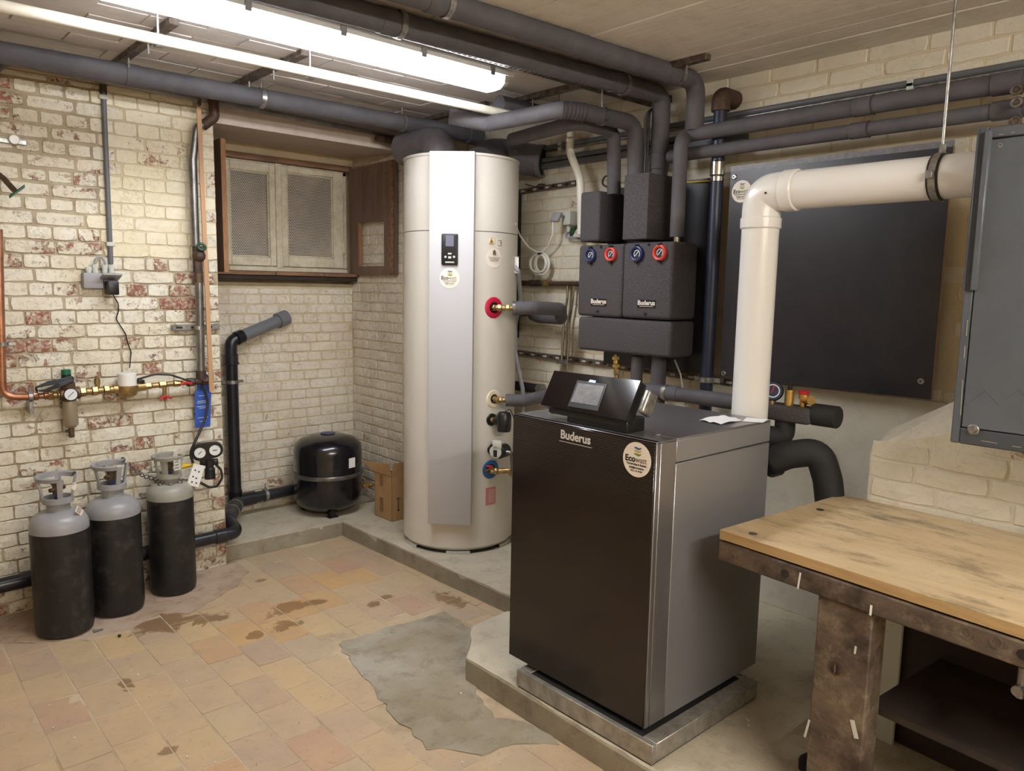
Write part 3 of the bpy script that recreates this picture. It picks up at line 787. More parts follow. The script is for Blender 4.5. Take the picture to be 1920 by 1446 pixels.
# white pipe across the ceiling and its down pipe
w1 = Z(0, 12, 2.33); w2 = Z(930, 213, 2.33); dW = w2-w1
w3 = Z(1102, 246, 2.33)
WP = pipe('white_ceiling_pipe', 'slim white painted pipe across the ceiling beside the lit lamp', [w1-dW*.3, w3], rad(9.5, Z(450, 108, 2.33)), 'white_pipe')
for px, py in ((297, 76), (590, 134), (1045, 235)):
    c = Z(px, py, 2.33); c = w1+dW*((c-w1).dot(dW)/dW.dot(dW)); clamp(WP, c, dW, .0215, ZC-.005)
tee = Z(1070, 239, 2.33)
link('tee', G().cyl(tee-dW.normalized()*.03, tee+dW.normalized()*.03, .026, bev=.003).cyl(tee-UP*.05, tee, .019), 'white_pipe', WP)
WD = pipe('white_down_pipe', 'white plastic pipe dropping in a double bend beside the short pump box', [tee-UP*.05, X(1068, 285, tee.x+.03), X(1088, 335, 2.95), X(1090, 400, 2.95), X(1090, 440, 2.95)], .021, 'white_pipe', bend=.1)

# black wall pipe with elbow, union and clamp
bx = 2.98
b1 = X(1352, 192, bx+.08); b2 = X(1347, 200, bx); b3 = X(1336, 500, bx); b4 = X(1322, 775, bx); zz = b3.y
BP = pipe('dark_blue_pipe', 'dark navy vertical pipe between the pump groups and the white flue', [V((3.095, zz, b1.z-.0)), V((bx, zz, b1.z)), V((bx, zz, b4.z-.5))], rad(12, b3), 'navy', bend=.03)
link('elbow_cover', G().tube([V((3.085, zz, b1.z+.005)), V((bx, zz, b1.z+.005)), V((bx, zz, b1.z-.06))], rad(12, b3)+.012, .03), 'iron', BP)
c = V((bx, zz, X(1343, 318, bx).z))
link('union', G().cyl(c-UP*.03, c+UP*.035, .034, bev=.005).cyl(c-UP*.055, c-UP*.03, .03, bev=.003), 'chrome', BP)
for py in (712,):
    c = V((bx, zz, X(1327, py, bx).z)); link('pipe_clamp', G().cyl(c-UP*.012, c+UP*.012, .036, bev=.002).box(c+V((.0, -.07, -.01)), c+V((.03, .07, .01))), 'galv', BP)
link('stay_wire', G().tube([V((bx, zz+.03, X(1343, 338, bx).z)), X(1290, 342, 3.0), X(1260, 335, 3.02)], .003, .02, 6), 'yellow', BP)

# ceiling channels (struts) crossing between the pipes
for (xa, ya, xb, yb, lab) in ((213, 117, 330, 38, 'short dark steel channel on the ceiling at the far left'), (430, 158, 580, 98, 'short steel channel on the ceiling with two hanging rods'), (795, 230, 900, 190, 'pale steel channel on the ceiling above the heater'), (975, 190, 1100, 150, 'steel channel on the ceiling right of the lamp end'), (1232, 128, 1328, 103, 'steel channel end on the ceiling by the right wall')):
    A_, B_ = Z(xa, ya, ZC-.012), Z(xb, yb, ZC-.012); xm = (A_.x+B_.x)/2
    q = thing('ceiling_channel', lab, 'rail', A_)
    link('channel', G().box((xm-.019, A_.y, ZC-.03), (xm+.019, B_.y, ZC-.004), .003, 1), 'galv_dirty', q)
    for k in (0.25, .6): link('hanger_bolt', G().cyl((xm, A_.y+(B_.y-A_.y)*k, ZC-.07), (xm, A_.y+(B_.y-A_.y)*k, ZC-.03), .004, n=8), 'galv', q)

# perforated cable tray under pipe B
ty = Z(968, 131, 2.40).y; tx1 = Z(1197, 211, 2.40).x; ty2 = ty-.13
CT = thing('cable_tray', 'perforated steel cable tray hanging under the lower ceiling pipe', 'tray', (tx1, ty, 2.40))
g = G(); x = .5
for yy in [ty2+.13*k/8 for k in range(9)]: g.box((.5, yy-.003, 2.399), (tx1, yy+.003, 2.401))
while x < tx1:
    g.box((x, ty2, 2.3992), (x+.008, ty, 2.4008)); x += .027
link('tray_mesh', g, 'galv_dirty', CT, smooth=False, kind='stuff')
for yy in (ty, ty2): link('tray_side', G().box((.5, yy-.001, 2.399), (tx1, yy+.001, 2.43)), 'galv_dirty', CT)
for k, dy in enumerate((.03, .055, .08)):
    cb_ = Z(1200, 205, 2.41)
    pipe('cable', ('black', 'dark grey', 'thin grey')[k]+' cable lying in the ceiling tray and dropping '+('nearest the wall', 'in the middle', 'on the outer side')+' of the bundle' if False else ('black cable in the ceiling tray, nearest the wall as it drops', 'dark grey cable in the tray, middle one of the dropping bundle', 'thin grey cable in the tray, leftmost of the dropping bundle')[k],
         [V((.5, ty-dy, 2.407)), V((tx1, ty-dy, 2.407)), V((2.90+k*.015, X(1222-k*8, 240, 2.92).y, 2.33)), V((2.90+k*.015, X(1218-k*8, 325, 2.92).y, 2.03))], .005, ('rubber', 'conduit', 'grey_pl')[k], bend=.05, cat='cable', n=8)

# ------------------------------------------------------------------ heater
HR = .308
hc = V((2.56, 3.31, 0))
dd = math.hypot(hc.x, hc.y); nd = V((-hc.x/dd, -hc.y/dd, 0)); lf = V((-nd.y, nd.x, 0))*-1
lf = -lf if proj(hc+lf*.1+UP)[0] > proj(hc+UP)[0] else lf      # lf: to the left in the picture
# refine the centre so that its outline spans the photo's 757..968
cx_px = (757+968)/2
hc = V((2.56, 3.31, 0)); 
for _ in range(6):
    d0 = ray(862.5, 640); d0 = V((d0.x, d0.y, 0)).normalized()
    hc = d0*4.19
side = hc + lf*HR*math.cos(math.asin(HR/4.19)) + nd*HR*(HR/4.19)
ztop = zof(757, 299, side); 
zbot = HP
nd = V((-hc.x, -hc.y, 0)).normalized()
WH = thing('water_heater', 'tall pale grey cylindrical heat pump water heater with a silver front strip', 'water heater', (hc.x, hc.y, HP))
b_ = V((hc.x, hc.y, 0))
zs = zof(757, 437, side)
link('tank', G().lathe([(0, HP+.012), (HR-.03, HP+.012), (HR-.012, HP+.02), (HR, HP+.035), (HR, zs-.002), (0, zs-.002)], b_, UP, 72), 'heater', WH)
link('head_cover', G().lathe([(0, zs+.002), (HR, zs+.002), (HR, ztop-.02), (HR-.006, ztop-.005), (HR-.02, ztop), (0, ztop+.004)], b_, UP, 72), 'heater', WH)
link('seam', G().cyl(b_+UP*(zs-.003), b_+UP*(zs+.003), HR-.003, n=64), 'seam', WH)
link('top_rim', G().ring(b_+UP*(ztop-.012), UP, HR-.004, HR+.003, .012, 64), 'heater', WH)
link('base_ring', G().lathe([(0, HP), (HR-.02, HP), (HR-.02, HP+.014), (0, HP+.014)], b_, UP, 56), 'black', WH)
for a in (0, 55, -50, 120, 180, 240):
    an = math.atan2(nd.y, nd.x)+math.radians(a)
    link('foot', G().lathe([(HR-.024, HP), (HR-.004, HP), (HR-.004, HP+.014), (HR-.024, HP+.014)], b_, UP, 10, math.degrees(an)-12-90+0, math.degrees(an)+12-90), 'grey_lt', WH)
n8 = (nd*math.cos(math.radians(8)) + lf*math.sin(math.radians(8))).normalized()
t8 = UP.cross(n8).normalized()            # to the right as seen from the front?
if proj(hc+t8*.1+UP)[0] < proj(hc+UP)[0]: t8 = -t8
PD = HR+.035
pc = b_+n8*PD
zt8, zb8 = zof(846, 283, pc), zof(842, 984, pc)
hw = .5*(proj(pc+UP*1.5)[2])*84/F*1.0
link('front_strip', G().quad([pc-t8*hw+UP*zb8, pc+t8*hw+UP*zb8, pc+t8*hw+UP*zt8, pc-t8*hw+UP*zt8], -n8*.05, .003), 'heater_panel', WH)
link('strip_back', G().quad([pc-t8*(hw-.02)+UP*(zb8+.02)-n8*.04, pc+t8*(hw-.02)+UP*(zb8+.02)-n8*.04, pc+t8*(hw-.02)+UP*(zt8-.02)-n8*.04, pc-t8*(hw-.02)+UP*(zt8-.02)-n8*.04], -n8*.04), 'seam', WH)
def onplane(x, y, P, N): d = ray(x, y); return CP+d*((V(P)-CP).dot(N)/d.dot(N))
q = onplane(842, 310, pc, n8)
text('atlantic', .043, q+n8*.001, t8, UP, 'silver_ink', WH, bold=.0008)
# control pad
cpx = onplane(843.5, 468, pc, n8); s_ = proj(cpx)[2]/F
pad = link('control_pad', G().obox(cpx+n8*.006, t8, UP, n8, 31*s_, 58*s_, .014, .006, 3), 'black', WH)
link('display', G().obox(onplane(844, 452, pc, n8)+n8*.0135, t8, UP, n8, 15*s_, 20*s_, .001), 'lcd', pad)
for px, py, ww, hh in ((844, 476, 7, 3), (836, 482, 4, 4), (844, 483, 6, 4), (852, 482, 4, 4), (844, 492, 17, 2.5)):
    link('button', G().obox(onplane(px, py, pc, n8)+n8*.0137, t8, UP, n8, ww*s_, hh*s_, .0015, .0006, 1), 'grey_lt', pad)

def sticker(parent, c, xd, up, r, nrm, stripes=True):
    c = V(c); nrm = V(nrm); xd = V(xd); up = V(up)
    st = link('sticker', G().cyl(c, c+nrm*.0008, r, n=48), 'sticker', parent, label='round white installer sticker with three small coloured stripes')
    e = c+nrm*.0011
    for k, (m_, dy) in enumerate((('logo_blue', .66), ('logo_gold', .48), ('logo_green', .30))):
        pts_t = []; pts_b = []
        for i in range(9):
            t = i/8; x_ = (t-.5)*.5*r; yy = dy*r + .045*r*math.sin(t*2*math.pi*.9+math.pi*.15+3.6)*-1 + .07*r*(t-.5)
            th = .052*r*math.sin(math.pi*(.12+.76*t))+.01*r
            pts_t.append(e+xd*(x_+.05*r)+up*(yy+th)); pts_b.append(e+xd*(x_+.05*r)+up*(yy-th))
        link('logo_stripe', G().prism(pts_b+pts_t[::-1], nrm*.0004), m_, st)
    o1 = text('Eco', .50*r, e-xd*.84*r, xd, up, 'ink', st, bold=.014*r, align='LEFT')
    xe = max((wpos(o1)+v.co-e).dot(xd) for v in o1.data.vertices)
    text('watt', .50*r, e+xd*(xe+.02*r), xd, up, 'ink_grey', st, align='LEFT', sx=.86)
    text('Verwarming & Sanitair', .155*r, e-up*.28*r, xd, up, 'ink', st, bold=.003*r)
    text('info@ecowatt.be', .15*r, e-up*.48*r, xd, up, 'ink', st, bold=.003*r)
    text('0471 22 78 80', .14*r, e-up*.66*r, xd, up, 'ink', st)
    return st
sticker(WH, onplane(843, 521.5, pc, n8)+n8*.0005, t8, UP, 19*s_, n8)

def oncyl(x, y, c, r):
    d = ray(x, y); a = d.x*d.x+d.y*d.y; b = -2*(d.x*c[0]+d.y*c[1]); k = c[0]**2+c[1]**2-r*r
    D = b*b-4*a*k; t = (-b-math.sqrt(max(D, 0)))/(2*a); P = CP+d*t; n = V((P.x-c[0], P.y-c[1], 0)).normalized(); return P, n
def curved_label(name, x, y, w_px, h_px, m, off=.0012, parent=WH, rnd_=False):
    P, n = oncyl(x, y, hc, HR); an = math.atan2(n.y, n.x); s = proj(P)[2]/F
    hw_ = w_px*s/2; hh = h_px*s/2; R = HR+off; g = G(); k = 24
    pts = []
    if rnd_: loop = [(hw_*math.cos(2*math.pi*i/k), hh*math.sin(2*math.pi*i/k)) for i in range(k)]
    else: loop = [(-hw_+2*hw_*i/6, -hh) for i in range(7)]+[(hw_-2*hw_*i/6, hh) for i in range(7)]
    vs_ = [V((hc.x+R*math.cos(an+u/R), hc.y+R*math.sin(an+u/R), P.z+v)) for u, v in loop]
    inn = [V((hc.x+(R-.003)*math.cos(an+u/R), hc.y+(R-.003)*math.sin(an+u/R), P.z+v)) for u, v in loop]
    nn = len(vs_); cen = V((hc.x+R*math.cos(an), hc.y+R*math.sin(an), P.z))
    g.poly(vs_+inn+[cen], [(i, (i+1) % nn, 2*nn) for i in range(nn)] if rnd_ else [(i, i+1, nn-2-i, nn-1-i) for i in range(6)])
    g.b.faces.ensure_lookup_table()
    g.poly(vs_+inn, [(i, nn+i, nn+(i+1) % nn, (i+1) % nn) for i in range(nn)])
    return link(name, g, m, parent, smooth=False), P, n
lab, P, n = curved_label('round_label', 926, 484, 36, 37, 'sticker', rnd_=True)
tx = UP.cross(n).normalized()
if proj(P+tx*.1)[0] < proj(P)[0]: tx = -tx
s = proj(P)[2]/F
link('house_mark', G().prism([P+n*.004+tx*a*s+UP*b*s for a, b in ((-3.5, 6), (-3.5, 12), (0, 16), (3.5, 12), (3.5, 6))], n*.0004), 'ink_grey', lab)
for k in (0, 1, 2): link('print_line', G().obox(P+n*.004+UP*(1-3*k)*s, tx, UP, n, (26-4*k)*s, .9*s, .0005), 'ink_grey', lab)
lab, P, n = curved_label('warning_label', 921, 453, 10, 9, 'sticker')
link('warning_triangle', G().prism([P+n*.0025+tx*a*s+UP*b*s for a, b in ((-5.5, -4), (5.5, -4), (0, 8))], n*.0004), 'logo_gold', lab)
link('warning_mark', G().obox(P+n*.0035, tx, UP, n, 2*s, 4*s, .0004), 'ink', lab)
lab, P, n = curved_label('diagram_label', 936, 456, 11, 17, 'sticker')
for a, b, c_, d_ in ((0, 5, 9, 1), (0, -5, 9, 1), (-4, 0, 1, 9), (4, 0, 1, 9), (2, 1, 1, 5)):
    link('diagram_line', G().obox(P+n*.002+tx*a*s+UP*b*s, tx, UP, n, c_*s, d_*s, .0005), 'ink_grey', lab)
lab, P, n = curved_label('rating_label', 920, 930, 23, 33, 'red_print')
for k in range(8): link('print_line', G().obox(P+n*.0022+UP*(12-3.4*k)*s+tx*2*s, tx, UP, n, 15*s, .9*s, .0005), 'sticker', lab)

def rosette(name, px, py, r_px, m, inner='black'):
    P, n = oncyl(px, py, hc, HR); s = proj(P)[2]/F
    o = link(name, G().lathe([(0, 0), (r_px*s, 0), (r_px*s, .004), (r_px*.9*s, .008), (r_px*.55*s, .008), (r_px*.5*s, .004), (0, .004)], P-n*.004, n, 32), m, WH)
    link('hole', G().cyl(P+n*.001, P+n*.0055, r_px*.48*s, n=24), inner, o)
    return P, n, s
P, n, s = rosette('ring_collar', 926, 577, 20, 'crimson')
e1 = P+n*.02
def fitting(parent, a, b, r, m='brass', k=3, name='brass_fitting'):
    a, b = V(a), V(b); L_ = (b-a).length; d = (b-a)/L_
    g = G()
    for i in range(k):
        s0, s1_ = L_*i/k, L_*(i+.92)/k; rr = r*(1.25 if i % 2 == 0 else .92)
        g.cyl(a+d*s0, a+d*s1_, rr, n=6 if i % 2 == 0 else 16, bev=.0015)
    return link(name, g, m, parent)
def lk(p, d, k): return V(p)+V(d)*k
rt = V((CR.x, CR.y, 0)).normalized()
fit1 = lk(P, n, .045)
x1 = X(962, 577, 2.80); 
fitting(WH, P, fit1, .014, k=3); fitting(WH, fit1-rt*.008, fit1+rt*.075+V((0, 0, 0)), .015, k=4)
h_a = fit1+rt*.075
hose1 = pipe('insulated_hose', 'upper short grey insulated hose bending back under itself beside the heater', [h_a, h_a+rt*.10+UP*.004, X(1050, 580, 2.88), X(1052, 597, 2.95), X(1010, 594, 3.0), X(1000, 590, 3.02)], rad(13, h_a), 'foam', bend=.05)
link('end_band', G().cyl(h_a-rt*.006, h_a+rt*.008, rad(13.5, h_a)), 'steel', hose1)
fitting(hose1, X(1000, 590, 3.02), X(972, 588, 3.02), .013, 'bronze', 4, 'threaded_fitting')
P, n, s = rosette('ring_collar', 926, 748, 17, 'cream_ring')
f2 = lk(P, n, .05); fitting(WH, P, f2, .014, k=3); fitting(WH, f2-rt*.005, f2+rt*.03, .013, k=2)
ha = f2+rt*.03
pipe('insulated_hose', 'lower grey insulated hose from the heater to behind the boiler display', [ha, ha+rt*.1, X(1040, 738, 2.9), X(1100, 742, 3.0)], rad(11.5, ha), 'foam', bend=.04)
P, n, s = rosette('ring_collar', 922, 787, 12, 'black')
fitting(WH, P, P+n*.05, .013, k=3)
vb = P+n*.075+rt*.02
gv = thing('mixing_valve', 'black insulated valve body between the heater and the boiler', 'valve', vb)
link('body', G().lathe([(0, -.055), (.034, -.05), (.038, -.03), (.038, .035), (.03, .05), (0, .056)], vb, UP, 20).cyl(P+n*.035, vb, .024), 'black', gv)
link('cable', G().tube([vb+UP*.05, vb+UP*.07+rt*.03, vb+rt*.05+UP*.02], .003, .02, 6), 'rubber', gv)
P, n, s = rosette('ring_collar', 922, 843, 10, 'black')
cp_ = P+n*.05+rt*.0
pm = thing('circulation_pump', 'small pump with a pale round face on the heater side', 'pump', cp_)
fn = (-CF*1.0 + CR*-.35); fn = V((fn.x, fn.y, .0)).normalized(); tn = UP.cross(fn).normalized()
if tn.dot(rt) < 0: tn = -tn
link('body', G().cyl(cp_+fn*-.05+tn*.03, cp_+fn*.02+tn*.012, .036, bev=.005), 'black', pm)
link('face', G().cyl(cp_+fn*.02+tn*.0, cp_+fn*.032, .034, bev=.004).obox(cp_+fn*.026+UP*.04+tn*.008, tn, UP, fn, .05, .045, .012, .003), 'grey_lt', pm)
link('keypad', G().obox(cp_+fn*.033-UP*.006, tn, UP, fn, .02, .036, .002), 'ink', pm)
link('tail_pipe', G().cyl(P, cp_, .02).tube([cp_+tn*.03, cp_+tn*.08, cp_+tn*.09-UP*.12], .011, .02), 'steel', pm)
P, n, s = rosette('ring_collar', 920, 880, 18, 'blue')
bv = thing('drain_valve', 'brass valve with a small red handle on the blue collar of the heater', 'valve', P+n*.03)
fitting(bv, P, P+n*.05, .014, k=3)
q = P+n*.05
link('body', G().sph(q, .02).cyl(q-rt*.05+UP*-.004, q, .013, n=8).cyl(q, q+rt*.07+UP*.004, .015, n=12).cyl(q+rt*.07+UP*.004, q+rt*.1-UP*.04, .014), 'brass', bv)
link('handle', G().obox(q-rt*.035+UP*.024, rt, UP, n, .03, .012, .01, .003).cyl(q-rt*.035+UP*.005, q-rt*.035+UP*.022, .004, n=8), 'red', bv)
link('outlet', G().cyl(q-rt*.052, q-rt*.052-n*-.02, .012, n=12).torus(q-rt*.052+n*.02, n, .009, .004), 'bronze', bv)
# clear hose down the side of the heater
P, n = oncyl(966, 500, hc, HR+.002)
hh = pipe('clear_hose', 'milky flexible condensate hose looping down beside the heater', [P+rt*-.004, P+rt*.016+UP*-.02, X(976, 560, 2.9), X(966, 610, 2.88), X(966, 660, 2.9), X(980, 730, 2.92), X(981, 780, 2.92)], .0125, 'hose', bend=.05, cat='hose')
link('holder', G().obox(P+rt*.004+UP*.01, rt, UP, n, .016, .09, .02, .006), 'white_pl', hh)
dc = pipe('dark_back_pipe', 'dark vertical strip behind the right edge of the heater', [X(972, 360, 3.078), V((3.078, X(972, 360, 3.078).y, 1.2))], .02, 'black_matt')

# ducts on top of the heater
zt = ztop
D = thing('air_duct', 'grey moulded air duct elbow with an open mouth on top of the heater', 'duct', hc+UP*zt)
mth = CP+ray(1016, 303)*( (hc-CP).dot(CF)*.985)
base = hc+V((.06, -.08, zt-.03))
base = hc + rt*.10 + UP*(zt-.02) - nd*.02
R_ = .088
k0 = V((base.x, base.y, mth.z+.035))
dm = (rt*.93 + nd*.34 - UP*.12).normalized()
st = mth-dm*.28
link('elbow', G().tube([V((base.x, base.y, zt-.02)), V((st.x, st.y, st.z+.02)), mth-dm*.02], lambda t: R_*(1.18-.18*t), .12, 30, 8), 'duct', D)
link('mouth_rim', G().ring(mth-dm*.02, dm, R_-.012, R_+.004, .03, 36), 'duct', D)
link('inside', G().cyl(mth-dm*.018, mth-dm*.002, R_-.012, n=32), 'black_matt', D)
q = onplane(966, 285, mth+nd*R_*1.0, nd); link('screw', G().cyl(q, q+nd*.01, .012, bev=.002).cyl(q+nd*.01, q+nd*.013, .005), 'steel', D)
link('flange', G().cyl(V((base.x, base.y, zt-.01)), V((base.x, base.y, zt+.03)), R_+.03, bev=.006), 'duct', D)
D2 = thing('air_duct', 'dark rounded air duct on the left of the heater top, partly hidden', 'duct', hc+UP*zt)
b2_ = hc-rt*.13+UP*zt
link('elbow', G().tube([b2_, b2_+UP*.085, b2_+UP*.10+V((-.0, .3, .0))], R_*1.1, .1, 26), 'duct', D2)
link('flange', G().cyl(b2_-UP*.0, b2_+UP*.03, R_+.03, bev=.006), 'duct', D2)
LV = thing('lever_valve', 'small dark valve on a thin pipe under the grey ceiling pipe', 'valve', Y(710, 259, 3.86))
a_ = Y(705, 259, 3.82); b__ = Y(800, 268, 3.82)
link('body', G().cyl(a_, a_+EX*.05, .016).cyl(a_+EX*.06, a_+EX*.1, .02, n=8).cyl(a_+EX*.02-UP*.01, a_+EX*.02+UP*.02, .01), 'iron', LV); link('tail', G().cyl(a_+EX*.1, b__+EX*.1, .009), 'iron', LV)
# ------------------------------------------------------------------ black boards on the right wall
BXF = 3.0
c1 = X(1345, 330, BXF); c2 = X(1413, 317, BXF); c3 = X(1786, 274, BXF); c4 = X(1745.6, 750, BXF)
zt_, zb_ = (c2.z+c3.z)/2, c4.z
yr, yl = (c3.y+c4.y)/2, X(1366, 400, BXF).y
def board(label, y0, y1, z0, z1):
    t = thing('black_board', label, 'board', (3.05, (y0+y1)/2, z0))
    link('panel', G().box((BXF, y0, z0), (BXF+.004, y1, z1)), 'ply_black', t)
    link('core', G().box((BXF+.004, y0, z0), (BXF+.021, y1, z1)), 'ply_edge', t)
    for yy in (y0+.1, y1-.1): link('batten', G().box((BXF+.021, yy-.03, z0+.04), (XW-.005, yy+.03, z1-.04)), 'dark_wood', t)
    return t
B1 = board('large black film-faced board on the right wall behind the white flue', yr, yl, zb_, zt_)
link('top_strip', G().box((BXF-.001, yr, zt_-.001), (BXF+.012, yl, zt_+.022)), 'ply_top', B1)
for px, py in ((1727, 715), (1376, 332), (1357, 700)):
    q = X(px, py, BXF); q.y = min(q.y, yl-.02)
    s = link('screw', G().cyl(q, q-EX*.006, .012, bev=.003), 'galv', B1)
    link('screw_slot', G().cyl(q-EX*.006, q-EX*.0065, .004, n=6), 'ink', s)
yl0, yl1 = yl+.05, X(1131, 690, BXF).y
B2 = board('narrower black board behind the two pump groups', yl0, yl1, X(1300, 700, BXF).z, X(1300, 337, BXF).z)
q = X(1390.5, 359, BXF)
sticker(B1, q-EX*.0005, -EY, UP, rad(20.5, q), -EX)

# ------------------------------------------------------------------ pump groups
PX = 2.80
def shell(name, label, x0, x1, y0, y1, z0, z1, bev=.02):
    t = thing(name, label, 'pump group', ((x0+x1)/2, (y0+y1)/2, z0))
    link('insulation_shell', G().box((x0, y0, z0), (x1, y1, z1), bev, 4), 'epp', t); return t
def yz(px, py, x=PX): q = X(px, py, x); return q.y, q.z
yA, zA_ = yz(1084.5, 460); yBd, _ = yz(1170.5, 458); yC, zC_ = yz(1266, 452)
zlow = yz(1084, 592)[1]; zlowr = yz(1258, 600)[1]
PG1 = shell('pump_group', 'left pump group with a blue and a red thermometer, under the short box', PX, 2.985, yBd+.002, yA, zlow, zA_)
PG2 = shell('pump_group', 'right pump group with a blue and a red thermometer, under the tall box', PX-.01, 2.985, yC, yBd-.002, zlowr-.002, zC_)
MF = shell('manifold_block', 'wide dark foam distributor block below both pump groups', PX, 2.985, yz(1257, 640)[0], yz(1082, 640)[0], yz(1082, 655)[1], zlow-.004, .018)
yu0, yu1 = yz(1123, 400)[0], yz(1087, 400)[0]
UB1 = shell('pump_cover', 'short dark foam box above the left pump group', PX, 2.99, yu0, yu1, yz(1105, 453)[1], yz(1087, 361)[1], .014)
yv0, yv1 = yz(1214, 400, 2.78)[0], yz(1168, 400, 2.78)[0]
UB2 = shell('pump_cover', 'tall dark foam box above the right pump group', 2.78, 2.985, yv0, yv1, yz(1190, 449, 2.78)[1], yz(1190, 326, 2.78)[1], .006)
def dial(parent, c, n, r, ringm, face='dial_dark', mark='dial', depth=.012, name='thermometer', needle=40):
    c = V(c); n = V(n).normalized(); x, y, z = basis(n)
    if name == 'pressure_gauge': pass
    o = link(name, G().ring(c, n, r*.62, r, depth, 28).torus(c+n*depth, n, r*.82, r*.16, 28, 8), ringm, parent)
    link('dial_face', G().cyl(c, c+n*depth*.6, r*.68, n=24), face, o)
    link('scale_ring', G().ring(c+n*depth*.6, n, r*.40, r*.48, .0008, 24, -50, 230), mark, o)
    a = math.radians(needle); d = x*math.cos(a)+y*math.sin(a)
    link('needle', G().obox(c+n*(depth*.6+.0015)+d*r*.05, d, n.cross(d), n, r*.75, r*.09, .001), mark, o)
    return o
for grp, lst in ((PG1, ((1109, 479, 'navygauge'), (1147, 477, 'redgauge'))), (PG2, ((1196, 476, 'navygauge'), (1239, 474, 'redgauge')))):
    for px, py, m_ in lst:
        xx = PX if grp is PG1 else PX-.01
        c = X(px, py, xx); g_ = dial(grp, c, -EX, .034 if grp is PG1 else .037, m_, needle=50)
        for s_ in (-1, 1): link('grip_notch', G().box(c+V((-.018, -.008, s_*.036-.006)), c+V((0, .008, s_*.036+.006)), .002, 1), 'black', g_)
for grp, px, py, w_ in ((PG1, 1122.5, 567, .082), (PG2, 1212, 570, .085)):
    xx = PX if grp is PG1 else PX-.01
    c = X(px, py, xx)
    o = link('name_plate', G().box(c+V((-.002, -w_*.62, -.019)), c+V((.001, w_*.62, .019)), .002, 1), 'black', grp)
    text('Buderus', .030, c+V((-.0022, 0, .004)), -EY, UP, 'sticker', o, bold=.0009)
    link('underline', G().box(c+V((-.0026, -w_*.45, -.0125)), c+V((-.002, w_*.45, -.0105))), 'sticker', o)
for grp, px, py in ((PG1, 1121, 584), (PG2, 1210, 589), (PG1, 1127, 463), (PG2, 1217, 459)):
    xx = PX if grp is PG1 else PX-.01
    c = X(px, py, xx); link('key_hole', G().ring(c-EX*.001, -EX, .003, .007, .003, 14), 'ink', grp)
q = X(1281, 446, 2.86); link('pipe_nipple', G().cyl(V((2.86, elbow.y, q.z-.02)), V((2.86, elbow.y, q.z+.012)), .016), 'chrome', wU)
# pipes under the manifold
DB = pipe('manifold_drain', 'brass drain fittings under the left part of the distributor block', [X(1155, 665, 2.86), X(1156, 712, 2.86)], .009, 'brass_new', cat='fitting')
fitting(DB, X(1155, 668, 2.86), X(1156, 690, 2.86), .016, 'brass_new', 3); fitting(DB, X(1156, 692, 2.86), X(1157, 715, 2.86), .012, 'brass', 2)
yz1 = X(1194, 700, 2.88); yz2 = X(1235, 700, 2.88)
def drop(label, px0, px1, py1, r_, xx=2.88): 
    a = X(px0, 668, xx); b = X(px1, py1, xx); b.y = a.y; return pipe('insulated_down_pipe', label, [a, b], r_)
drop('grey insulated pipe under the block, left of the two', 1195, 1194, 790, rad(11, yz1))
dp = drop('grey insulated pipe under the block, right of the two, meeting the level run', 1236, 1235, 790, rad(14, yz2))
h0 = X(1240, 735, 2.86); h1_ = X(1395, 748, 2.86); h1_.z = h0.z
HP_ = pipe('insulated_cross_pipe', 'level grey insulated pipe between the pump block and the white flue', [h0+EY*.1, V((2.86, X(1450, 750, 2.86).y, h0.z))], rad(13.5, h0))
clamp(HP_, h0-EY*.03, EY, rad(13.5, h0)); collar(HP_, h0-EY*.07, EY, rad(13.5, h0), .06, gap=.002)
pipe('sensor_cable', 'thin pale cable hanging behind the distributor block', [X(1265, 675, 2.95), X(1276, 702, 2.95), X(1285, 760, 2.95)], .004, 'grey_lt', cat='cable', n=8, bend=.05)
for (pa, pb, lab, m_) in (((965, 660), (1145, 683), 'old rusty rail along the wall left of the pumps', 'galv_dirty'), ((968, 362), (1085, 343), 'perforated dark rail high on the wall right of the heater', 'galv_dirty'), ((1150, 686), (1400, 721), 'dirty mounting rail below the black boards', 'galv_dirty')):
    A_, B_ = X(*pa, 3.09), X(*pb, 3.09)
    zz_ = (A_.z+B_.z)/2; t = thing('wall_rail', lab, 'rail', (3.09, (A_.y+B_.y)/2, zz_))
    link('rail', G().quad([V((3.072, A_.y, A_.z-.014)), V((3.072, B_.y, B_.z-.014)), V((3.072, B_.y, B_.z+.014)), V((3.072, A_.y, A_.z+.014))], (.028, 0, 0)), m_, t)
    n_ = int(abs(A_.y-B_.y)/.05)
    for k in range(n_):
        c = A_.lerp(B_, (k+.5)/n_); link('slot', G().box((3.0705, c.y-.014, c.z-.005), (3.073, c.y+.014, c.z+.005)), 'grey_lt' if k % 2 else 'ink', t)
# rusty pipe with the twin chrome pipes
ra, rb = X(968, 531, 3.06), X(1095, 530, 3.06); rb.z = ra.z
RP = pipe('rusty_pipe', 'rusty dark horizontal water pipe on the wall right of the heater', [ra, rb], .014, 'iron')
link('brass_tee', G().cyl(X(1020, 531, 3.06), X(1032, 531, 3.06), .02, n=10).cyl(X(1026, 531, 3.06), X(1026, 531, 3.06)-EX*.03, .012), 'brass', RP)
link('iron_tee', G().cyl(X(995, 531, 3.06), X(1010, 531, 3.06), .019, n=10), 'iron', RP)
CH = thing('twin_steel_pipes', 'pair of bright steel pipes dropping from the rusty pipe', 'pipe', X(1065, 540, 3.05))
for dx in (0, 11):
    a = X(1065+dx, 533, 3.06); b = X(1058+dx, 600, 3.06); c = X(1052+dx, 705, 3.06)
    link('steel_tube', G().tube([a, X(1064+dx, 560, 3.06), b, c, V((3.06, c.y, .3))], .0085 if dx == 0 else .007, .05), 'chrome', CH)
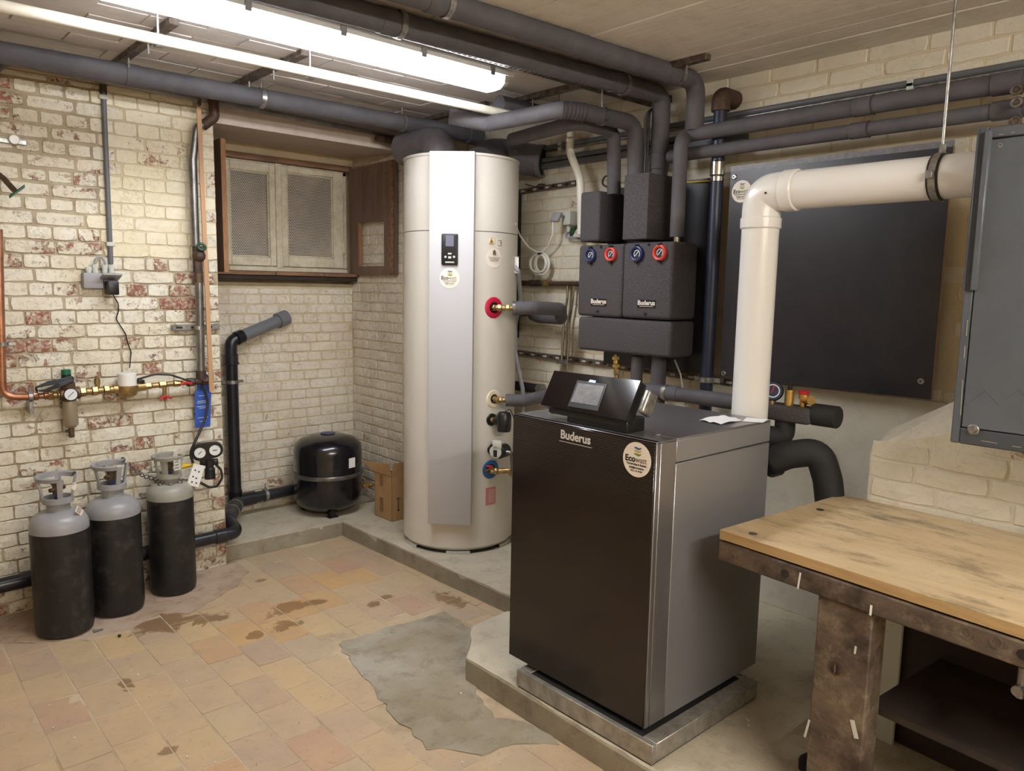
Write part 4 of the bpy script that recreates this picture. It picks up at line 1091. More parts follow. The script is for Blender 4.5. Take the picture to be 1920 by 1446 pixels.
c = X(1058, 679, 3.05); link('double_clamp', G().box(c+V((-.02, -.04, -.012)), c+V((.03, .045, .012)), .004), 'galv', CH)
# socket with a curled white cord
SO = thing('wall_socket', 'grey splash-proof socket with open lid on the right wall', 'socket', X(1062, 408, 3.08))
a = X(1060, 408, 3.03); link('box', G().box(a+V((0, -.035, -.04)), a+V((.07, .03, .035)), .006), 'grey_lt', SO)
link('lid', G().obox(X(1043, 407, 2.99), (.3, -.2, .8), (0, 1, 0.1), (1, 0, -.3), .055, .06, .02, .006), 'grey_pl', SO)
link('gland', G().cyl(a+V((.03, -.0, -.04)), a+V((.03, 0, -.075)), .012), 'grey_lt', SO)
pipe('socket_cable', 'grey cable running from the socket to the pump groups', [a+V((.03, 0, -.07)), X(1060, 445, 3.06), X(1092, 448, 3.06)], .007, 'grey_pl', cat='cable', bend=.02, n=8)
CD = thing('power_cable', 'white power cord hanging in a coil from the socket by the heater', 'cable', X(1012, 480, 3.05))
P_, n_ = oncyl(966, 420, hc, HR)
link('cord_run', G().tube([P_, X(975, 442, 2.97), X(990, 463, 3.02), X(1012, 476, 3.04), X(1028, 462, 3.03), X(1037, 440, 3.0), X(1037, 412, 2.99)], .0055, .06, 8), 'cord', CD)
for k, (ox, oy, rx, ry, ph) in enumerate(((1012, 496, 17, 20, 0), (1016, 495, 14, 20, .4), (1009, 494, 16, 17, -.3), (1014, 494, 9, 16, .2))):
    pts = [X(ox+rx*math.sin(t), oy-ry*math.cos(t), 3.045-.006*k) for t in [2*math.pi*i/18 for i in range(19)]]
    link('cord_loop', G().tube(pts, .0052, 0, 8), 'cord', CD)
link('cord_tie', G().obox(X(1013, 476, 3.03), EY, UP, EX, .02, .012, .03, .003), 'ink', CD)
gvv = thing('wall_valve', 'green-handled old valve half hidden beside the pump groups', 'valve', X(1078, 430, 3.02))
link('handwheel', G().torus(X(1073, 434, 2.98), (-1, .4, .3), .02, .007, 18, 8).cyl(X(1073, 434, 2.985), X(1073, 434, 2.97), .008), 'green', gvv)
link('stem', G().cyl(X(1074, 433, 2.98), X(1092, 415, 3.05), .009), 'iron', gvv)
pipe('loose_cable_loops', 'small loops of thin dark cable above the short pump box', [X(1140, 352, 3.0), X(1128, 345, 3.0), X(1133, 330, 3.0), X(1150, 331, 3.0), X(1162, 345, 3.0), X(1163, 358, 3.0)], .005, 'iron', cat='cable', bend=.03, n=8)
pipe('thin_wall_wire', 'short curved dark wire on the wall under the air duct', [X(985, 345, 3.08), X(1005, 351, 3.08), X(1012, 345, 3.08), X(1022, 346, 3.08)], .003, 'ink', cat='wire', bend=.02, n=6)
gp = thing('wall_hose_stub', 'dark pipe stub with clamp behind the heater near the boiler display', 'pipe', X(1000, 725, 3.0))
link('run', G().tube([X(960, 722, 3.0), X(1012, 730, 3.0)], .028, 0), 'foam_black', gp); link('band', G().cyl(X(1010, 729, 3.0), X(1018, 730, 3.0), .03), 'galv', gp)

# ------------------------------------------------------------------ boiler
bf = 1.752
q0 = X(1208, 1372.3, bf); q1_ = X(952.8, 1225, bf)
by0 = q0.y+.002; by1 = q1_.y-.0; bz0 = .171; bz1 = 1.062
bx1 = Y(1421, 1244.8, by0).x; bx1 = 2.392
BO = thing('boiler', 'floor-standing gas boiler with black glass front and silver sides', 'boiler', ((bf+bx1)/2, (by0+by1)/2, HS+.065))
link('front_edge', G().box((bf+.004, by0, bz0), (bf+.022, by1, bz1), .002, 1), 'silver', BO)
FG = link('front_panel', G().box((bf, by0+.004, bz0+.004), (bf+.0045, by1-.004, bz1-.004), .0012, 1), 'front_glass', BO)
link('inner_body', G().box((bf+.03, by0+.012, bz0+.01), (bx1-.004, by1-.012, bz1-.02)), 'black_matt', BO)
pil = .075
for (ya, yb) in ((by0, by0+.02), (by1-.02, by1)):
    link('corner_post', G().box((bf+.024, ya, bz0), (bf+.024+pil, yb, bz1-.006), .002, 1), 'silver', BO)
    link('side_panel', G().box((bf+.026+pil, ya, bz0), (bx1, yb, .984), .002, 1), 'silver_side', BO)
    link('upper_side_panel', G().box((bf+.026+pil, ya, .988), (bx1, yb, bz1-.006), .002, 1), 'silver_side', BO)
link('top_panel', G().box((bf+.004, by0, bz1-.006), (bf+.1, by1, bz1), .0015, 1), 'silver', BO)
link('top_panel', G().box((bf+.102, by0, bz1-.006), (bx1, by1, bz1), .0015, 1), 'silver', BO)
for px, py in ((1034, 775), (1232, 815)):
    c = Z(px, py, bz1); link('top_cap', G().cyl(c, c+UP*.003, .013, bev=.001), 'galv', BO)
link('recess_base', G().box((bf+.03, by0+.03, HS+.066), (bx1-.08, by1-.03, bz0+.012)), 'black_matt', BO)
c = X(1079, 822, bf)
text('Buderus', .040, c+V((-.0012, 0, .003)), -EY, UP, 'silver_ink', FG, bold=.001)
link('underline', G().box(c+V((-.001, -.072, -.020)), c+V((0, .072, -.0185))), 'silver_ink', FG)
c = X(1194.5, 862, bf); sticker(BO, c-EX*.0006, -EY, UP, .5*abs(X(1168, 862, bf).y-X(1221, 862, bf).y), -EX)
# base frame
fr0 = 1.721; fy0, fy1 = 1.262, 1.862; fx1 = 2.31; ft = HS+.0648
FR = thing('boiler_plinth_frame', 'pale metal channel frame on the slab under the boiler', 'frame', ((fr0+fx1)/2, (fy0+fy1)/2, HS))
tk = .052
link('front_rail', G().box((fr0, fy0, HS+.004), (fr0+.02, fy1, ft), .002, 1), 'frame', FR)
link('side_rail', G().box((fr0+.021, fy0, HS+.004), (fx1, fy0+tk, ft), .002, 1), 'frame', FR)
link('side_rail', G().box((fr0+.021, fy1-tk, HS+.004), (fx1, fy1, ft), .002, 1), 'frame', FR)
link('rear_rail', G().box((fx1-.03, fy0+tk, HS+.004), (fx1, fy1-tk, ft), .002, 1), 'frame', FR)
link('black_mat', G().box((fr0+.021, fy0+tk+.001, HS+.004), (fx1-.031, fy1-tk-.001, ft-.001)), 'black_matt', FR)
link('rubber_strip', G().box((fr0+.004, fy0+.004, HS-.002), (fx1-.004, fy1-.004, HS+.004)), 'black', FR)
# control unit
xb_ = 1.775
BL, BRr = X(1014, 759, xb_), X(1173, 789, xb_)
def same_y(px, py, y): return Y(px, py, y)
TL, TR = same_y(1039.3, 694.8, BL.y), same_y(1200.8, 714, BRr.y)
CU_ = thing('control_unit', 'tilted black glass control display on top of the boiler', 'control unit', Z(1100, 795, bz1))
nrm = (BRr-BL).cross(TL-BL).normalized()
if nrm.x > 0: nrm = -nrm
link('housing', G().quad([BL-nrm*.004, BRr-nrm*.004, TR-nrm*.004, TL-nrm*.004], -nrm*.034, .003), 'black', CU_)
gl = link('glass_panel', G().quad([BL, BRr, TR, TL], -nrm*.004), 'glass_black', CU_)
ud = ((TL-BL)+(TR-BRr)).normalized(); rd = ((BRr-BL)+(TR-TL)).normalized()
def onp(x, y): return onplane(x, y, BL, nrm)
sq = [onp(1071, 754), onp(1121, 762), onp(1134, 725), onp(1085, 719)]
link('screen_bezel', G().quad([onp(1065, 762), onp(1121, 771), onp(1139, 721), onp(1083, 713)], nrm*.0015), 'black', gl)
link('touch_screen', G().quad([p+nrm*.0015 for p in sq], nrm*.0015), 'screen', gl)
link('status_light', G().quad([onp(1104, 716.5)+nrm*.001, onp(1116, 718.5)+nrm*.001, onp(1118, 714.5)+nrm*.001, onp(1107, 712.5)+nrm*.001], nrm*.0015), 'led', gl)
pz = bz1
pcen = (BL+BRr)/2
link('pedestal', G().box((xb_+.012, BL.lerp(BRr, .30).y, pz), (xb_+.10, BL.lerp(BRr, .99).y+.0, pz+.045), .003, 1).hexa([(xb_+.01, BRr.y+.03, pz+.02), (xb_+.06, BRr.y+.03, pz+.02), (xb_+.06, BL.y-.03, pz+.02), (xb_+.01, BL.y-.03, pz+.02), (xb_+.02, BRr.y+.02, BL.z+.02), (xb_+.075, BRr.y+.02, BL.z+.03), (xb_+.075, BL.y-.02, BL.z+.03), (xb_+.02, BL.y-.02, BL.z+.02)]), 'black', CU_)
cc = onp(1206, 748); 
link('side_receiver', G().obox(onp(1205, 752)-nrm*.018-EY*.008, rd, ud, nrm, .022, .075, .05, .008, 3), 'galv', CU_)
# paper sheets on the boiler
q = [Z(*p, bz1+.0015) for p in ((1310, 789), (1352, 797), (1392, 789), (1352, 780))]
PPR = thing('paper_sheet', 'creased white paper lying on the boiler top near the flue', 'paper', Z(1350, 790, bz1+.001))
g = G(); n1_ = 6
vsP = []
for i in range(n1_+1):
    for j in range(n1_+1):
        a = q[0].lerp(q[1], i/n1_); b = q[3].lerp(q[2], i/n1_); p = a.lerp(b, j/n1_); p.z += .006*abs(math.sin(i*1.1+j*.6))
        vsP.append(p)
g.poly(vsP+[v-UP*.0006 for v in vsP], [(i*(n1_+1)+j, (i+1)*(n1_+1)+j, (i+1)*(n1_+1)+j+1, i*(n1_+1)+j+1) for i in range(n1_) for j in range(n1_)])
link('sheet', g, 'paper', PPR)
q = [Z(*p, bz1+.001) for p in ((1392, 790), (1430, 793), (1440, 787), (1400, 783))]
link('sheet', G().quad(q, (0, 0, .0006)), 'paper', PPR)

# ------------------------------------------------------------------ flue
fx, = (2.46,)
fb = X(1418, 560, fx); fr_ = rad(33.5, X(1420, 600, fx)); fy = X(1418, 560, fx).y
ftop = X(1432, 362, fx); fh = X(1600, 349, fx)
zc_ = (X(1520, 357, fx).z+X(1800, 326, fx).z)/2
FL = thing('flue_pipe', 'white flue pipe rising behind the boiler and turning level towards the grey cabinet', 'flue', (fx, fy, .95))
link('upright', G().cyl((fx, fy, .95), (fx, fy, zc_-.10), fr_, n=40), 'white_pl', FL)
link('elbow', G().tube([V((fx, fy, zc_-.12)), V((fx, fy, zc_)), V((fx, fy-.12, zc_))], fr_+.002, .075, 40, 10), 'white_pl', FL)
link('socket_ring', G().cyl((fx, fy, zc_-.125), (fx, fy, zc_-.085), fr_+.006, n=40, bev=.004), 'white_pl', FL)
link('socket_ring', G().cyl((fx, fy-.085, zc_), (fx, fy-.135, zc_), fr_+.006, n=40, bev=.004), 'white_pl', FL)
link('level_run', G().cyl((fx, fy-.1, zc_), (fx, X(1835, 243, 2.30).y+.004, zc_), fr_, n=40), 'white_pl', FL)
q = X(1436, 362, fx-fr_); link('test_port', G().cyl(q, q-EX*.003, .004, n=10), 'ink', FL)
cy_ = X(1752, 340, fx-.04).y
CL = thing('flue_hanger', 'galvanised flue clamp with black rubber lining on a threaded ceiling rod', 'clamp', (fx, cy_, zc_))
link('rubber_lining', G().ring((fx, cy_-.016, zc_), EY, fr_+.0005, fr_+.0045, .032, 36), 'rubber', CL)
link('steel_band', G().ring((fx, cy_-.010, zc_), EY, fr_+.004, fr_+.007, .020, 36), 'galv', CL)
for s_ in (-1, 1): link('clamp_screw', G().box((fx+s_*(fr_+.004), cy_-.01, zc_-.012), (fx+s_*(fr_+.026), cy_+.01, zc_+.012), .002, 1), 'galv', CL)
link('rod_nut', G().cyl((fx, cy_, zc_+fr_), (fx, cy_, zc_+fr_+.03), .010, n=6), 'galv', CL)
link('threaded_rod', G().cyl((fx, cy_, zc_+fr_+.02), (fx, cy_, ZC), .0045, n=10), 'galv', CL)

# ------------------------------------------------------------------ grey metal cabinet
CX = 2.30
cy0 = (X(1835, 243, CX).y+X(1782, 828, CX).y)/2; cz1 = X(1835, 241, CX).z; cz0 = X(1781, 829, CX).z
cyr = -.15
CB = thing('metal_cabinet', 'slate grey steel cabinet hanging on the wall at the right edge', 'cabinet', (2.42, (cy0+cyr)/2, cz0))
link('body', G().box((CX+.02, cyr, cz0), (XB, cy0, cz1), .002, 1), 'cabinet_dark', CB)
fw = .022
link('front_frame', G().box((CX, cy0-fw, cz0), (CX+.03, cy0, cz1), .003, 1), 'cabinet', CB)
link('front_frame', G().box((CX, cyr, cz0), (CX+.03, cy0-fw, cz0+.045), .003, 1), 'cabinet_dark', CB)
link('front_frame', G().box((CX, cyr, cz1-.03), (CX+.03, cy0-fw, cz1), .003, 1), 'cabinet', CB)
dr = link('door', G().box((CX-.001, cyr, cz0+.047), (CX+.025, cy0-fw-.003, cz1-.032), .002, 1), 'cabinet', CB)
zm_ = X(1822, 545, CX).z
link('edge_fold', G().box((CX-.016, cy0-fw-.012, zm_), (CX, cy0-fw+.004, cz1-.01), .003, 1), 'cabinet', CB)
link('edge_fold', G().box((CX-.010, cy0-.004, zm_), (CX, cy0+.001, cz1), .001, 1), 'cabinet_dark', CB)
q = X(1825, 806, CX); link('bolt', G().cyl(q, q-EX*.004, .015, bev=.002).cyl(q-EX*.004, q-EX*.012, .009, n=6), 'galv', CB)
q = X(1876, 272, CX); link('screw_hole', G().ring(q, -EX, .003, .006, .002, 12), 'galv', dr)
for px, py in ((1847, 733), (1910, 731)):
    q = X(px, py, CX-.0012)
    for s_ in (1, -1): link('dent_mark', G().obox(q+V((0, s_*.017, -.017)), (0, 1, -s_*1.0), UP, EX, .05, .0016, .0006), 'cabinet_dark', dr)
for k, (pa, pb) in enumerate((((1806, 690), (1800, 800)), ((1815, 590), (1811, 640)), ((1810, 640), (1807, 680)), ((1830, 825), (1880, 833)), ((1892, 836), (1920, 840)), ((1870, 253), (1885, 251)), ((1893, 249), (1905, 248)))):
    a, b = X(*pa, CX-.0015), X(*pb, CX-.0015)
    link('paint_scratch', G().obox((a+b)/2, b-a, EX.cross(b-a), EX, (b-a).length*.6, .0011, .0008), 'scratch', CB)

# ------------------------------------------------------------------ safety group and hoses behind the boiler
SX = 2.55
c0, c1_ = X(1424, 758, SX), X(1515, 776, SX)
y0_, y1_ = X(1516, 780, SX).y, X(1423, 770, SX).y; z1_ = X(1424, 756, SX).z; z0_ = X(1424, 785, SX).z
SG = thing('safety_group', 'dark foam block carrying gauge, brass air vent and red-capped safety valve', 'safety group', (SX+.05, (y0_+y1_)/2, z0_))
link('insulation_shell', G().box((SX, y0_, z0_), (SX+.10, y1_, z1_), .014, 3), 'epp', SG)
link('end_port', G().cyl((SX+.05, y0_+.01, (z0_+z1_)/2+.008), (SX+.05, y0_-.085, (z0_+z1_)/2+.008), .040, bev=.004), 'foam_black', SG)
zt2 = z1_
gc = X(1449, 733, SX+.02); gn = V((-1, -.55, .12)).normalized()
gg = link('pressure_gauge', G().lathe([(0, -.03), (.034, -.028), (.0385, -.02), (.0385, 0), (.034, .003), (.033, 0), (0, 0)], gc, gn, 30), 'black', SG)
link('dial_face', G().cyl(gc-gn*.001, gc+gn*.001, .033, n=28), 'dial_blue', gg)
link('scale_ring', G().ring(gc+gn*.001, gn, .021, .025, .001, 28), 'dial', gg)
gx, gy, gz_ = basis(gn)
link('needle', G().obox(gc+gn*.003+gy*.006, (gy+gx*.4), gn.cross(gy+gx*.4), gn, .03, .004, .001), 'red', gg)
link('gauge_stem', G().cyl((gc.x, gc.y, zt2-.005), (gc.x, gc.y, gc.z-.036), .009), 'brass', SG)
vc = X(1480, 750, SX+.04); 
link('air_vent', G().cyl((vc.x, vc.y, zt2-.004), (vc.x, vc.y, zt2+.052), .017, n=12).cyl((vc.x, vc.y, zt2+.05), (vc.x, vc.y, zt2+.058), .0185, n=20), 'brass_new', SG)
link('vent_cap', G().cyl((vc.x, vc.y, zt2+.058), (vc.x, vc.y, zt2+.072), .008).cyl((vc.x, vc.y, zt2+.072), (vc.x, vc.y, zt2+.082), .005), 'black', SG)
sc = X(1506, 755, SX+.05)
link('safety_valve', G().cyl((sc.x, sc.y, zt2-.004), (sc.x, sc.y, zt2+.035), .013, n=8).cyl((sc.x, sc.y, zt2+.028), (sc.x, sc.y, zt2+.046), .017).tube([V((sc.x, sc.y, zt2+.024)), V((sc.x-.02, sc.y-.04, zt2+.03))], lambda t: .012+.006*t, 0, 16), 'brass_new', SG)
link('valve_cap', G().cyl((sc.x, sc.y, zt2+.046), (sc.x, sc.y, zt2+.060), .020, n=16, bev=.003), 'red', SG)
E1 = pipe('black_elbow_hose', 'black insulated elbow curling from under the foam block into the boiler', [V((SX+.05, X(1472, 790, SX+.05).y, z0_+.005)), V((SX+.05, X(1472, 800, SX+.05).y, X(1470, 822, SX+.05).z)), V((2.50, X(1420, 815, 2.5).y, X(1440, 816, 2.5).z))], .037, 'foam_black', bend=.05, cat='hose')
hz = X(1450, 864, 2.5)
E2 = pipe('black_bend_hose', 'thick black insulated pipe arching from the boiler back down behind the bench', [X(1436, 870, 2.5), X(1478, 853, 2.52), X(1536, 846, 2.56), V((2.58, X(1552, 900, 2.58).y, X(1550, 900, 2.58).z)), V((2.58, X(1556, 940, 2.58).y, X(1556, 940, 2.58).z)), V((2.62, X(1596, 1150, 2.62).y, HS))], .050, 'foam_black', bend=.12, cat='hose', n=24)
link('end_sleeve', G().cyl(X(1440, 868, 2.5), X(1455, 863, 2.5), .056), 'black', E2)
# ------------------------------------------------------------------ window in the niche
WY = 4.50
def wp(x, y, d=0): return Y(x, y, WY+d)
W = thing('window_1', 'small white two-leaf basement window with perforated sheets and brown shutters', 'window', (2.1, WY, 1.5), kind='structure')
del W['category']
x_l, x_r = 1.62, XC-.0
zs0 = wp(540, 500).z; zs1 = wp(540, 312).z
fl_, fr2 = wp(430, 400).x, wp(650, 400).x
ztop_w = (wp(440, 297).z+wp(640, 322).z)/2; zbot_w = (wp(440, 503).z+wp(640, 512).z)/2
link('wall_board', G().box((x_l-.02, WY+.05, 1.48), (XC, WY+.09, 2.30)), 'mortar_cream', W)
link('dark_opening', G().box((fl_-.05, WY+.046, zbot_w), (fr2, WY+.05, ztop_w)), 'ink', W)
link('head_board', G().box((x_l, WY-.03, ztop_w), (XC-.03, WY+.05, ztop_w+.035), .003, 1), 'sill', W)
link('head_plaster', G().box((x_l, WY-.02, ztop_w+.035), (XC, WY+.05, 2.315)), 'mortar_cream', W)
# outer frame
fw_ = .03
FRM = link('frame', G().box((fl_-.06, WY-.0, zbot_w-.01), (fr2, WY+.045, zbot_w+.028), .004, 1).box((fl_-.06, WY, ztop_w-.03), (fr2, WY+.045, ztop_w), .004, 1)
           .box((fr2-.028, WY, zbot_w), (fr2, WY+.045, ztop_w), .004, 1).box((fl_-.06, WY, zbot_w), (fl_-.03, WY+.045, ztop_w), .004, 1), 'wood_white', W)
xm0, xm1 = wp(503, 400).x, wp(537, 400).x
lx0, rx1 = wp(432, 400).x-.05, wp(641, 400).x
def sash(x0, x1, px0, px1, pt, pb, mid):
    s0, s1 = wp(px0, 400).x, wp(px1, 400).x
    z0_, z1_ = wp((px0+px1)/2, pb).z, wp((px0+px1)/2, pt).z
    za, zb_ = zbot_w+.024, ztop_w-.012
    yA_ = WY-.022; yB_ = WY+.02
    L = []
    for a, b in (((x0, za), (s0, zb_)), ((s1, za), (x1, zb_)), ((s0, za), (s1, z0_)), ((s0, z1_), (s1, zb_))):
        L.append(link('sash_rail', G().box((a[0], yA_, a[1]), (b[0], yB_, b[1]), .004, 1), 'wood_white', W))
    link('perforated_panel', G().box((s0-.005, WY+.008, z0_-.005), (s1+.005, WY+.010, z1_+.005)), 'mesh', W, smooth=False)
    for a, b in (((s0, z0_), (s0+.008, z1_)), ((s1-.008, z0_), (s1, z1_)), ((s0, z0_), (s1, z0_+.008)), ((s0, z1_-.008), (s1, z1_))):
        link('bead', G().box((a[0], WY-.012, a[1]), (b[0], WY+.008, b[1]), .002, 1), 'wood_white', W)
xmid = wp(519, 400).x
sash(lx0, xmid-.012, 430, 503, 321, 481, 0); sash(xmid+.012, rx1, 537, 622, 329, 483, 1)
link('meeting_cover', G().box((xmid-.02, WY-.036, zbot_w+.012), (xmid+.018, WY-.02, ztop_w-.004), .003, 1), 'wood_white', W)
for py in (352, 465):
    q = wp(640, py); link('hinge', G().cyl((q.x, WY-.03, q.z-.035), (q.x, WY-.03, q.z+.035), .006, n=8).box((q.x-.018, WY-.024, q.z-.03), (q.x+.018, WY-.021, q.z+.03)), 'wood_white', W)
link('bottom_rail', G().box((fl_-.02, WY-.03, zbot_w-.008), (rx1+.02, WY, zbot_w+.02), .004, 1), 'wood_white', W)
sz1 = zbot_w-.01; sz0 = wp(540, 524).z
for k, (a, b) in enumerate(((x_l-.06, 2.02), (2.025, 2.34), (2.345, XC-.01))):
    link('sill_board', G().box((a, WY-.10, sz1-.022), (b, WY+.04, sz1), .003, 1), 'sill', W)
link('sill_lip', G().box((x_l-.06, WY-.085, sz1-.05), (XC-.01, WY, sz1-.024), .003, 1), 'dark_wood', W)
# shutters
yfe = Y(421, 400, 4.08); shx = X(421, 400, yfe.x)
ss = link('shutter', G().box((yfe.x-.012, 4.08, Y(421, 510, 4.08).z), (yfe.x+.014, WY-.04, Y(421, 260, 4.08).z), .001, 1), 'shutter', W, label='left brown shutter folded towards the room, seen on its edge')
link('ply_edge', G().box((yfe.x-.012, 4.076, Y(421, 510, 4.08).z), (yfe.x+.014, 4.081, Y(421, 260, 4.08).z)), 'shutter_edge', ss)
hq = V((yfe.x-.016, 4.17, 1.95)); link('handle', G().tube([hq+V((.004, 0, .045)), hq+V((-.025, 0, .04)), hq+V((-.025, 0, -.04)), hq+V((.004, 0, -.045))], .004, .02, 8), 'galv', ss)
shX = 2.565
hg = X(655, 400, shX); fe = X(741, 400, shX); y_h, y_f = min(hg.y, WY-.03), fe.y
zb2, zt3 = X(700, 516, shX).z, (X(655, 314, shX).z+X(741, 304, shX).z)/2
o0, o1 = X(671, 450, shX).y, X(720, 450, shX).y
oz1, oz0 = X(695, 416, shX).z, X(695, 499, shX).z
g = G()
for a, b in (((y_h, zb2), (o0, zt3)), ((o1, zb2), (y_f, zt3)), ((o0, zb2), (o1, oz0)), ((o0, oz1), (o1, zt3))):
    g.box((shX, a[0], a[1]), (shX+.020, b[0], b[1]))
rs = link('shutter', g, 'shutter', W, smooth=False, label='right brown plywood shutter with a rectangular cut-out')
link('edge_batten', G().box((shX-.014, y_f+.012, zb2+.01), (shX, y_f+.05, zt3), .003, 1), 'sill', rs)
link('cutout_edge', G().box((shX-.001, o0-.004, oz0), (shX+.02, o0-.018, oz1)), 'shutter_edge', rs)
link('top_strip', G().box((shX-.001, y_h, zt3), (shX+.02, y_f, zt3+.006)), 'shutter_edge', rs)
for px in (690, 709, 725): q = X(px, 326, shX); link('screw_hole', G().cyl(q-EX*.0015, q, .004, n=8), 'ink', rs)

# ------------------------------------------------------------------ drain pipes
DY = WY-.07
d1 = Y(530, 598, WY-.03); d2 = Y(455, 630, DY-.03); d3 = Y(433, 655, DY-.03)
rD = rad(11.5, d3)
dd1 = Y(439, 945, DY-.03); dcol = d3.x
DP = pipe('drain_pipe', 'black drain pipe with bends standing in the niche under the window', [d2, V((dcol, DY-.03, Y(440, 640, DY-.03).z)), V((dcol, DY-.03, dd1.z))], rD, 'drain', bend=.05)
link('grey_section', G().cyl(d1, d2, rD*.98), 'drain_grey', DP, label='grey upper section running up into the wall')
link('wall_socket_cup', G().cyl(d1+(d2-d1).normalized()*.04, d1-(d2-d1).normalized()*.03, rD*1.3), 'drain_grey', DP)
for py in (673, 930):
    c = V((dcol, DY-.03, Y(436, py, DY-.03).z)); link('socket', G().cyl(c-UP*.035, c+UP*.03, rD*1.12, bev=.003).cyl(c-UP*.032, c-UP*.02, rD*1.25, bev=.002), 'drain', DP)
link('socket', G().cyl(d2+(d1-d2).normalized()*.0, d2+(d1-d2).normalized()*-.05, rD*1.14, bev=.003), 'drain', DP)
c = V((dcol, DY-.03, Y(436, 716, DY-.03).z)); link('pipe_clamp', G().cyl(c-UP*.01, c+UP*.01, rD*1.1).box(c+V((-.07, -.005, -.008)), c+V((.07, .01, .008)), .002, 1), 'galv', DP)
hz_ = dd1.z-.04
hb1 = V((dcol+.02, DY-.03, Y(470, 935, DY-.03).z)); hb2 = V((XC-.05, DY-.03, hb1.z+.02))
DH = pipe('drain_pipe', 'black drain pipe lying along the niche wall behind the expansion vessel', [V((dcol, DY-.03, hb1.z)), hb2], rD*.95, 'drain')
link('tee', G().sph((dcol, DY-.03, hb1.z), rD*1.3).cyl((dcol, DY-.03, hb1.z), (dcol, DY-.03, hb1.z+.07), rD*1.12).cyl((dcol, DY-.03, hb1.z), (dcol+.12, DY-.03, hb1.z+.003), rD*1.15), 'drain', DH)
cc = Y(498, 935, DY-.03); link('pipe_clamp', G().cyl((cc.x-.01, DY-.03, hb1.z+.005), (cc.x+.01, DY-.03, hb1.z+.005), rD*1.12).cyl((cc.x, DY-.03, hb1.z+.04), (cc.x, DY-.03, hb1.z+.08), .004), 'galv', DH)
# connection coming forward and left along the floor
f_a = V((dcol-.0, DY-.06, hb1.z-.005)); f_c = Y(450, 1003, 3.80)
zf_ = f_c.z
f_e = V((-.3, 3.845, Y(0, 1106, 3.845).z))
rF = rad(12, f_c)
DF = pipe('drain_pipe', 'black drain pipe running low along the left brick wall behind the gas cylinders', [f_a, V((f_c.x, 3.98, zf_+.045)), V((f_c.x+.01, 3.845, zf_)), V((1.4, 3.845, zf_)), f_e], rF, 'drain', bend=.05)
link('rubber_coupling', G().tube([f_a, V((f_c.x, 3.97, zf_+.045))], rF*1.22, 0), 'foam_seam', DF)
link('elbow_socket', G().cyl((1.40, 3.845, zf_), (1.46, 3.845, zf_), rF*1.15, bev=.003), 'drain', DF)
for t in (.25, .6): c = f_a.lerp(V((f_c.x, 3.97, zf_+.045)), t); link('wire_tie', G().torus(c, (V((f_c.x, 3.97, zf_+.045))-f_a), rF*1.26, .003, 20, 6), 'galv', DF)

# ------------------------------------------------------------------ expansion vessel
vc_ = V((2.245, 4.20, HP)); 
vr = rad(62.5, V((2.245, 4.20, .4)))
def vz(y): return zof(606, y, (vc_.x, vc_.y))
zt4 = vz(818); zb4 = vz(948)
EV = thing('expansion_vessel', 'round glossy black expansion vessel on short feet in the niche', 'expansion vessel', vc_)
link('shell', G().lathe([(0, zb4-.02), (vr*.5, zb4-.012), (vr*.82, zb4+.01), (vr*.97, zb4+.05), (vr, zb4+.09), (vr, zt4-.085), (vr*.96, zt4-.045), (vr*.8, zt4-.012), (vr*.5, zt4+.008), (vr*.2, zt4+.016), (0, zt4+.018)], (vc_.x, vc_.y, 0), UP, 56), 'vessel', EV)
zr_ = vz(884)
link('rim_band', G().lathe([(vr-.002, zr_-.012), (vr+.008, zr_-.012), (vr+.012, zr_), (vr+.008, zr_+.012), (vr-.002, zr_+.012)], (vc_.x, vc_.y, 0), UP, 56), 'steel', EV)
link('top_disc', G().cyl((vc_.x, vc_.y, zt4+.014), (vc_.x, vc_.y, zt4+.021), .045, n=28), 'navygauge', EV)
for a in (250, 10, 130):
    an = math.radians(a); p = vc_+V((math.cos(an), math.sin(an), 0))*vr*.72
    link('foot', G().box(p+V((-.016, -.016, .0)), p+V((.016, .016, zb4-HP+.03)), .002, 1).box(p+V((-.03, -.02, 0)), p+V((.03, .02, .006))), 'black', EV)
P5, n5 = oncyl(660, 868, vc_, vr+.001); t5 = UP.cross(n5)
link('label', G().obox(P5, t5, UP, n5, .05, .06, .002), 'paper', EV)
BVp = Y(672, 914, 4.12)
FV = thing('brass_valve_row', 'row of small brass valves between the vessel and the cardboard box', 'valve', BVp)
fitting(FV, BVp-EX*.02, BVp+EX*.10, .012, 'brass_new', 5); link('stem', G().cyl(BVp+EX*.045, BVp+EX*.045+UP*.04, .006).cyl(BVp+EX*.045+UP*.04, BVp+EX*.045+UP*.048, .012), 'brass_new', FV)
link('tail', G().tube([BVp+EX*.1, BVp+EX*.2-UP*.01], .008, 0), 'brass', FV)

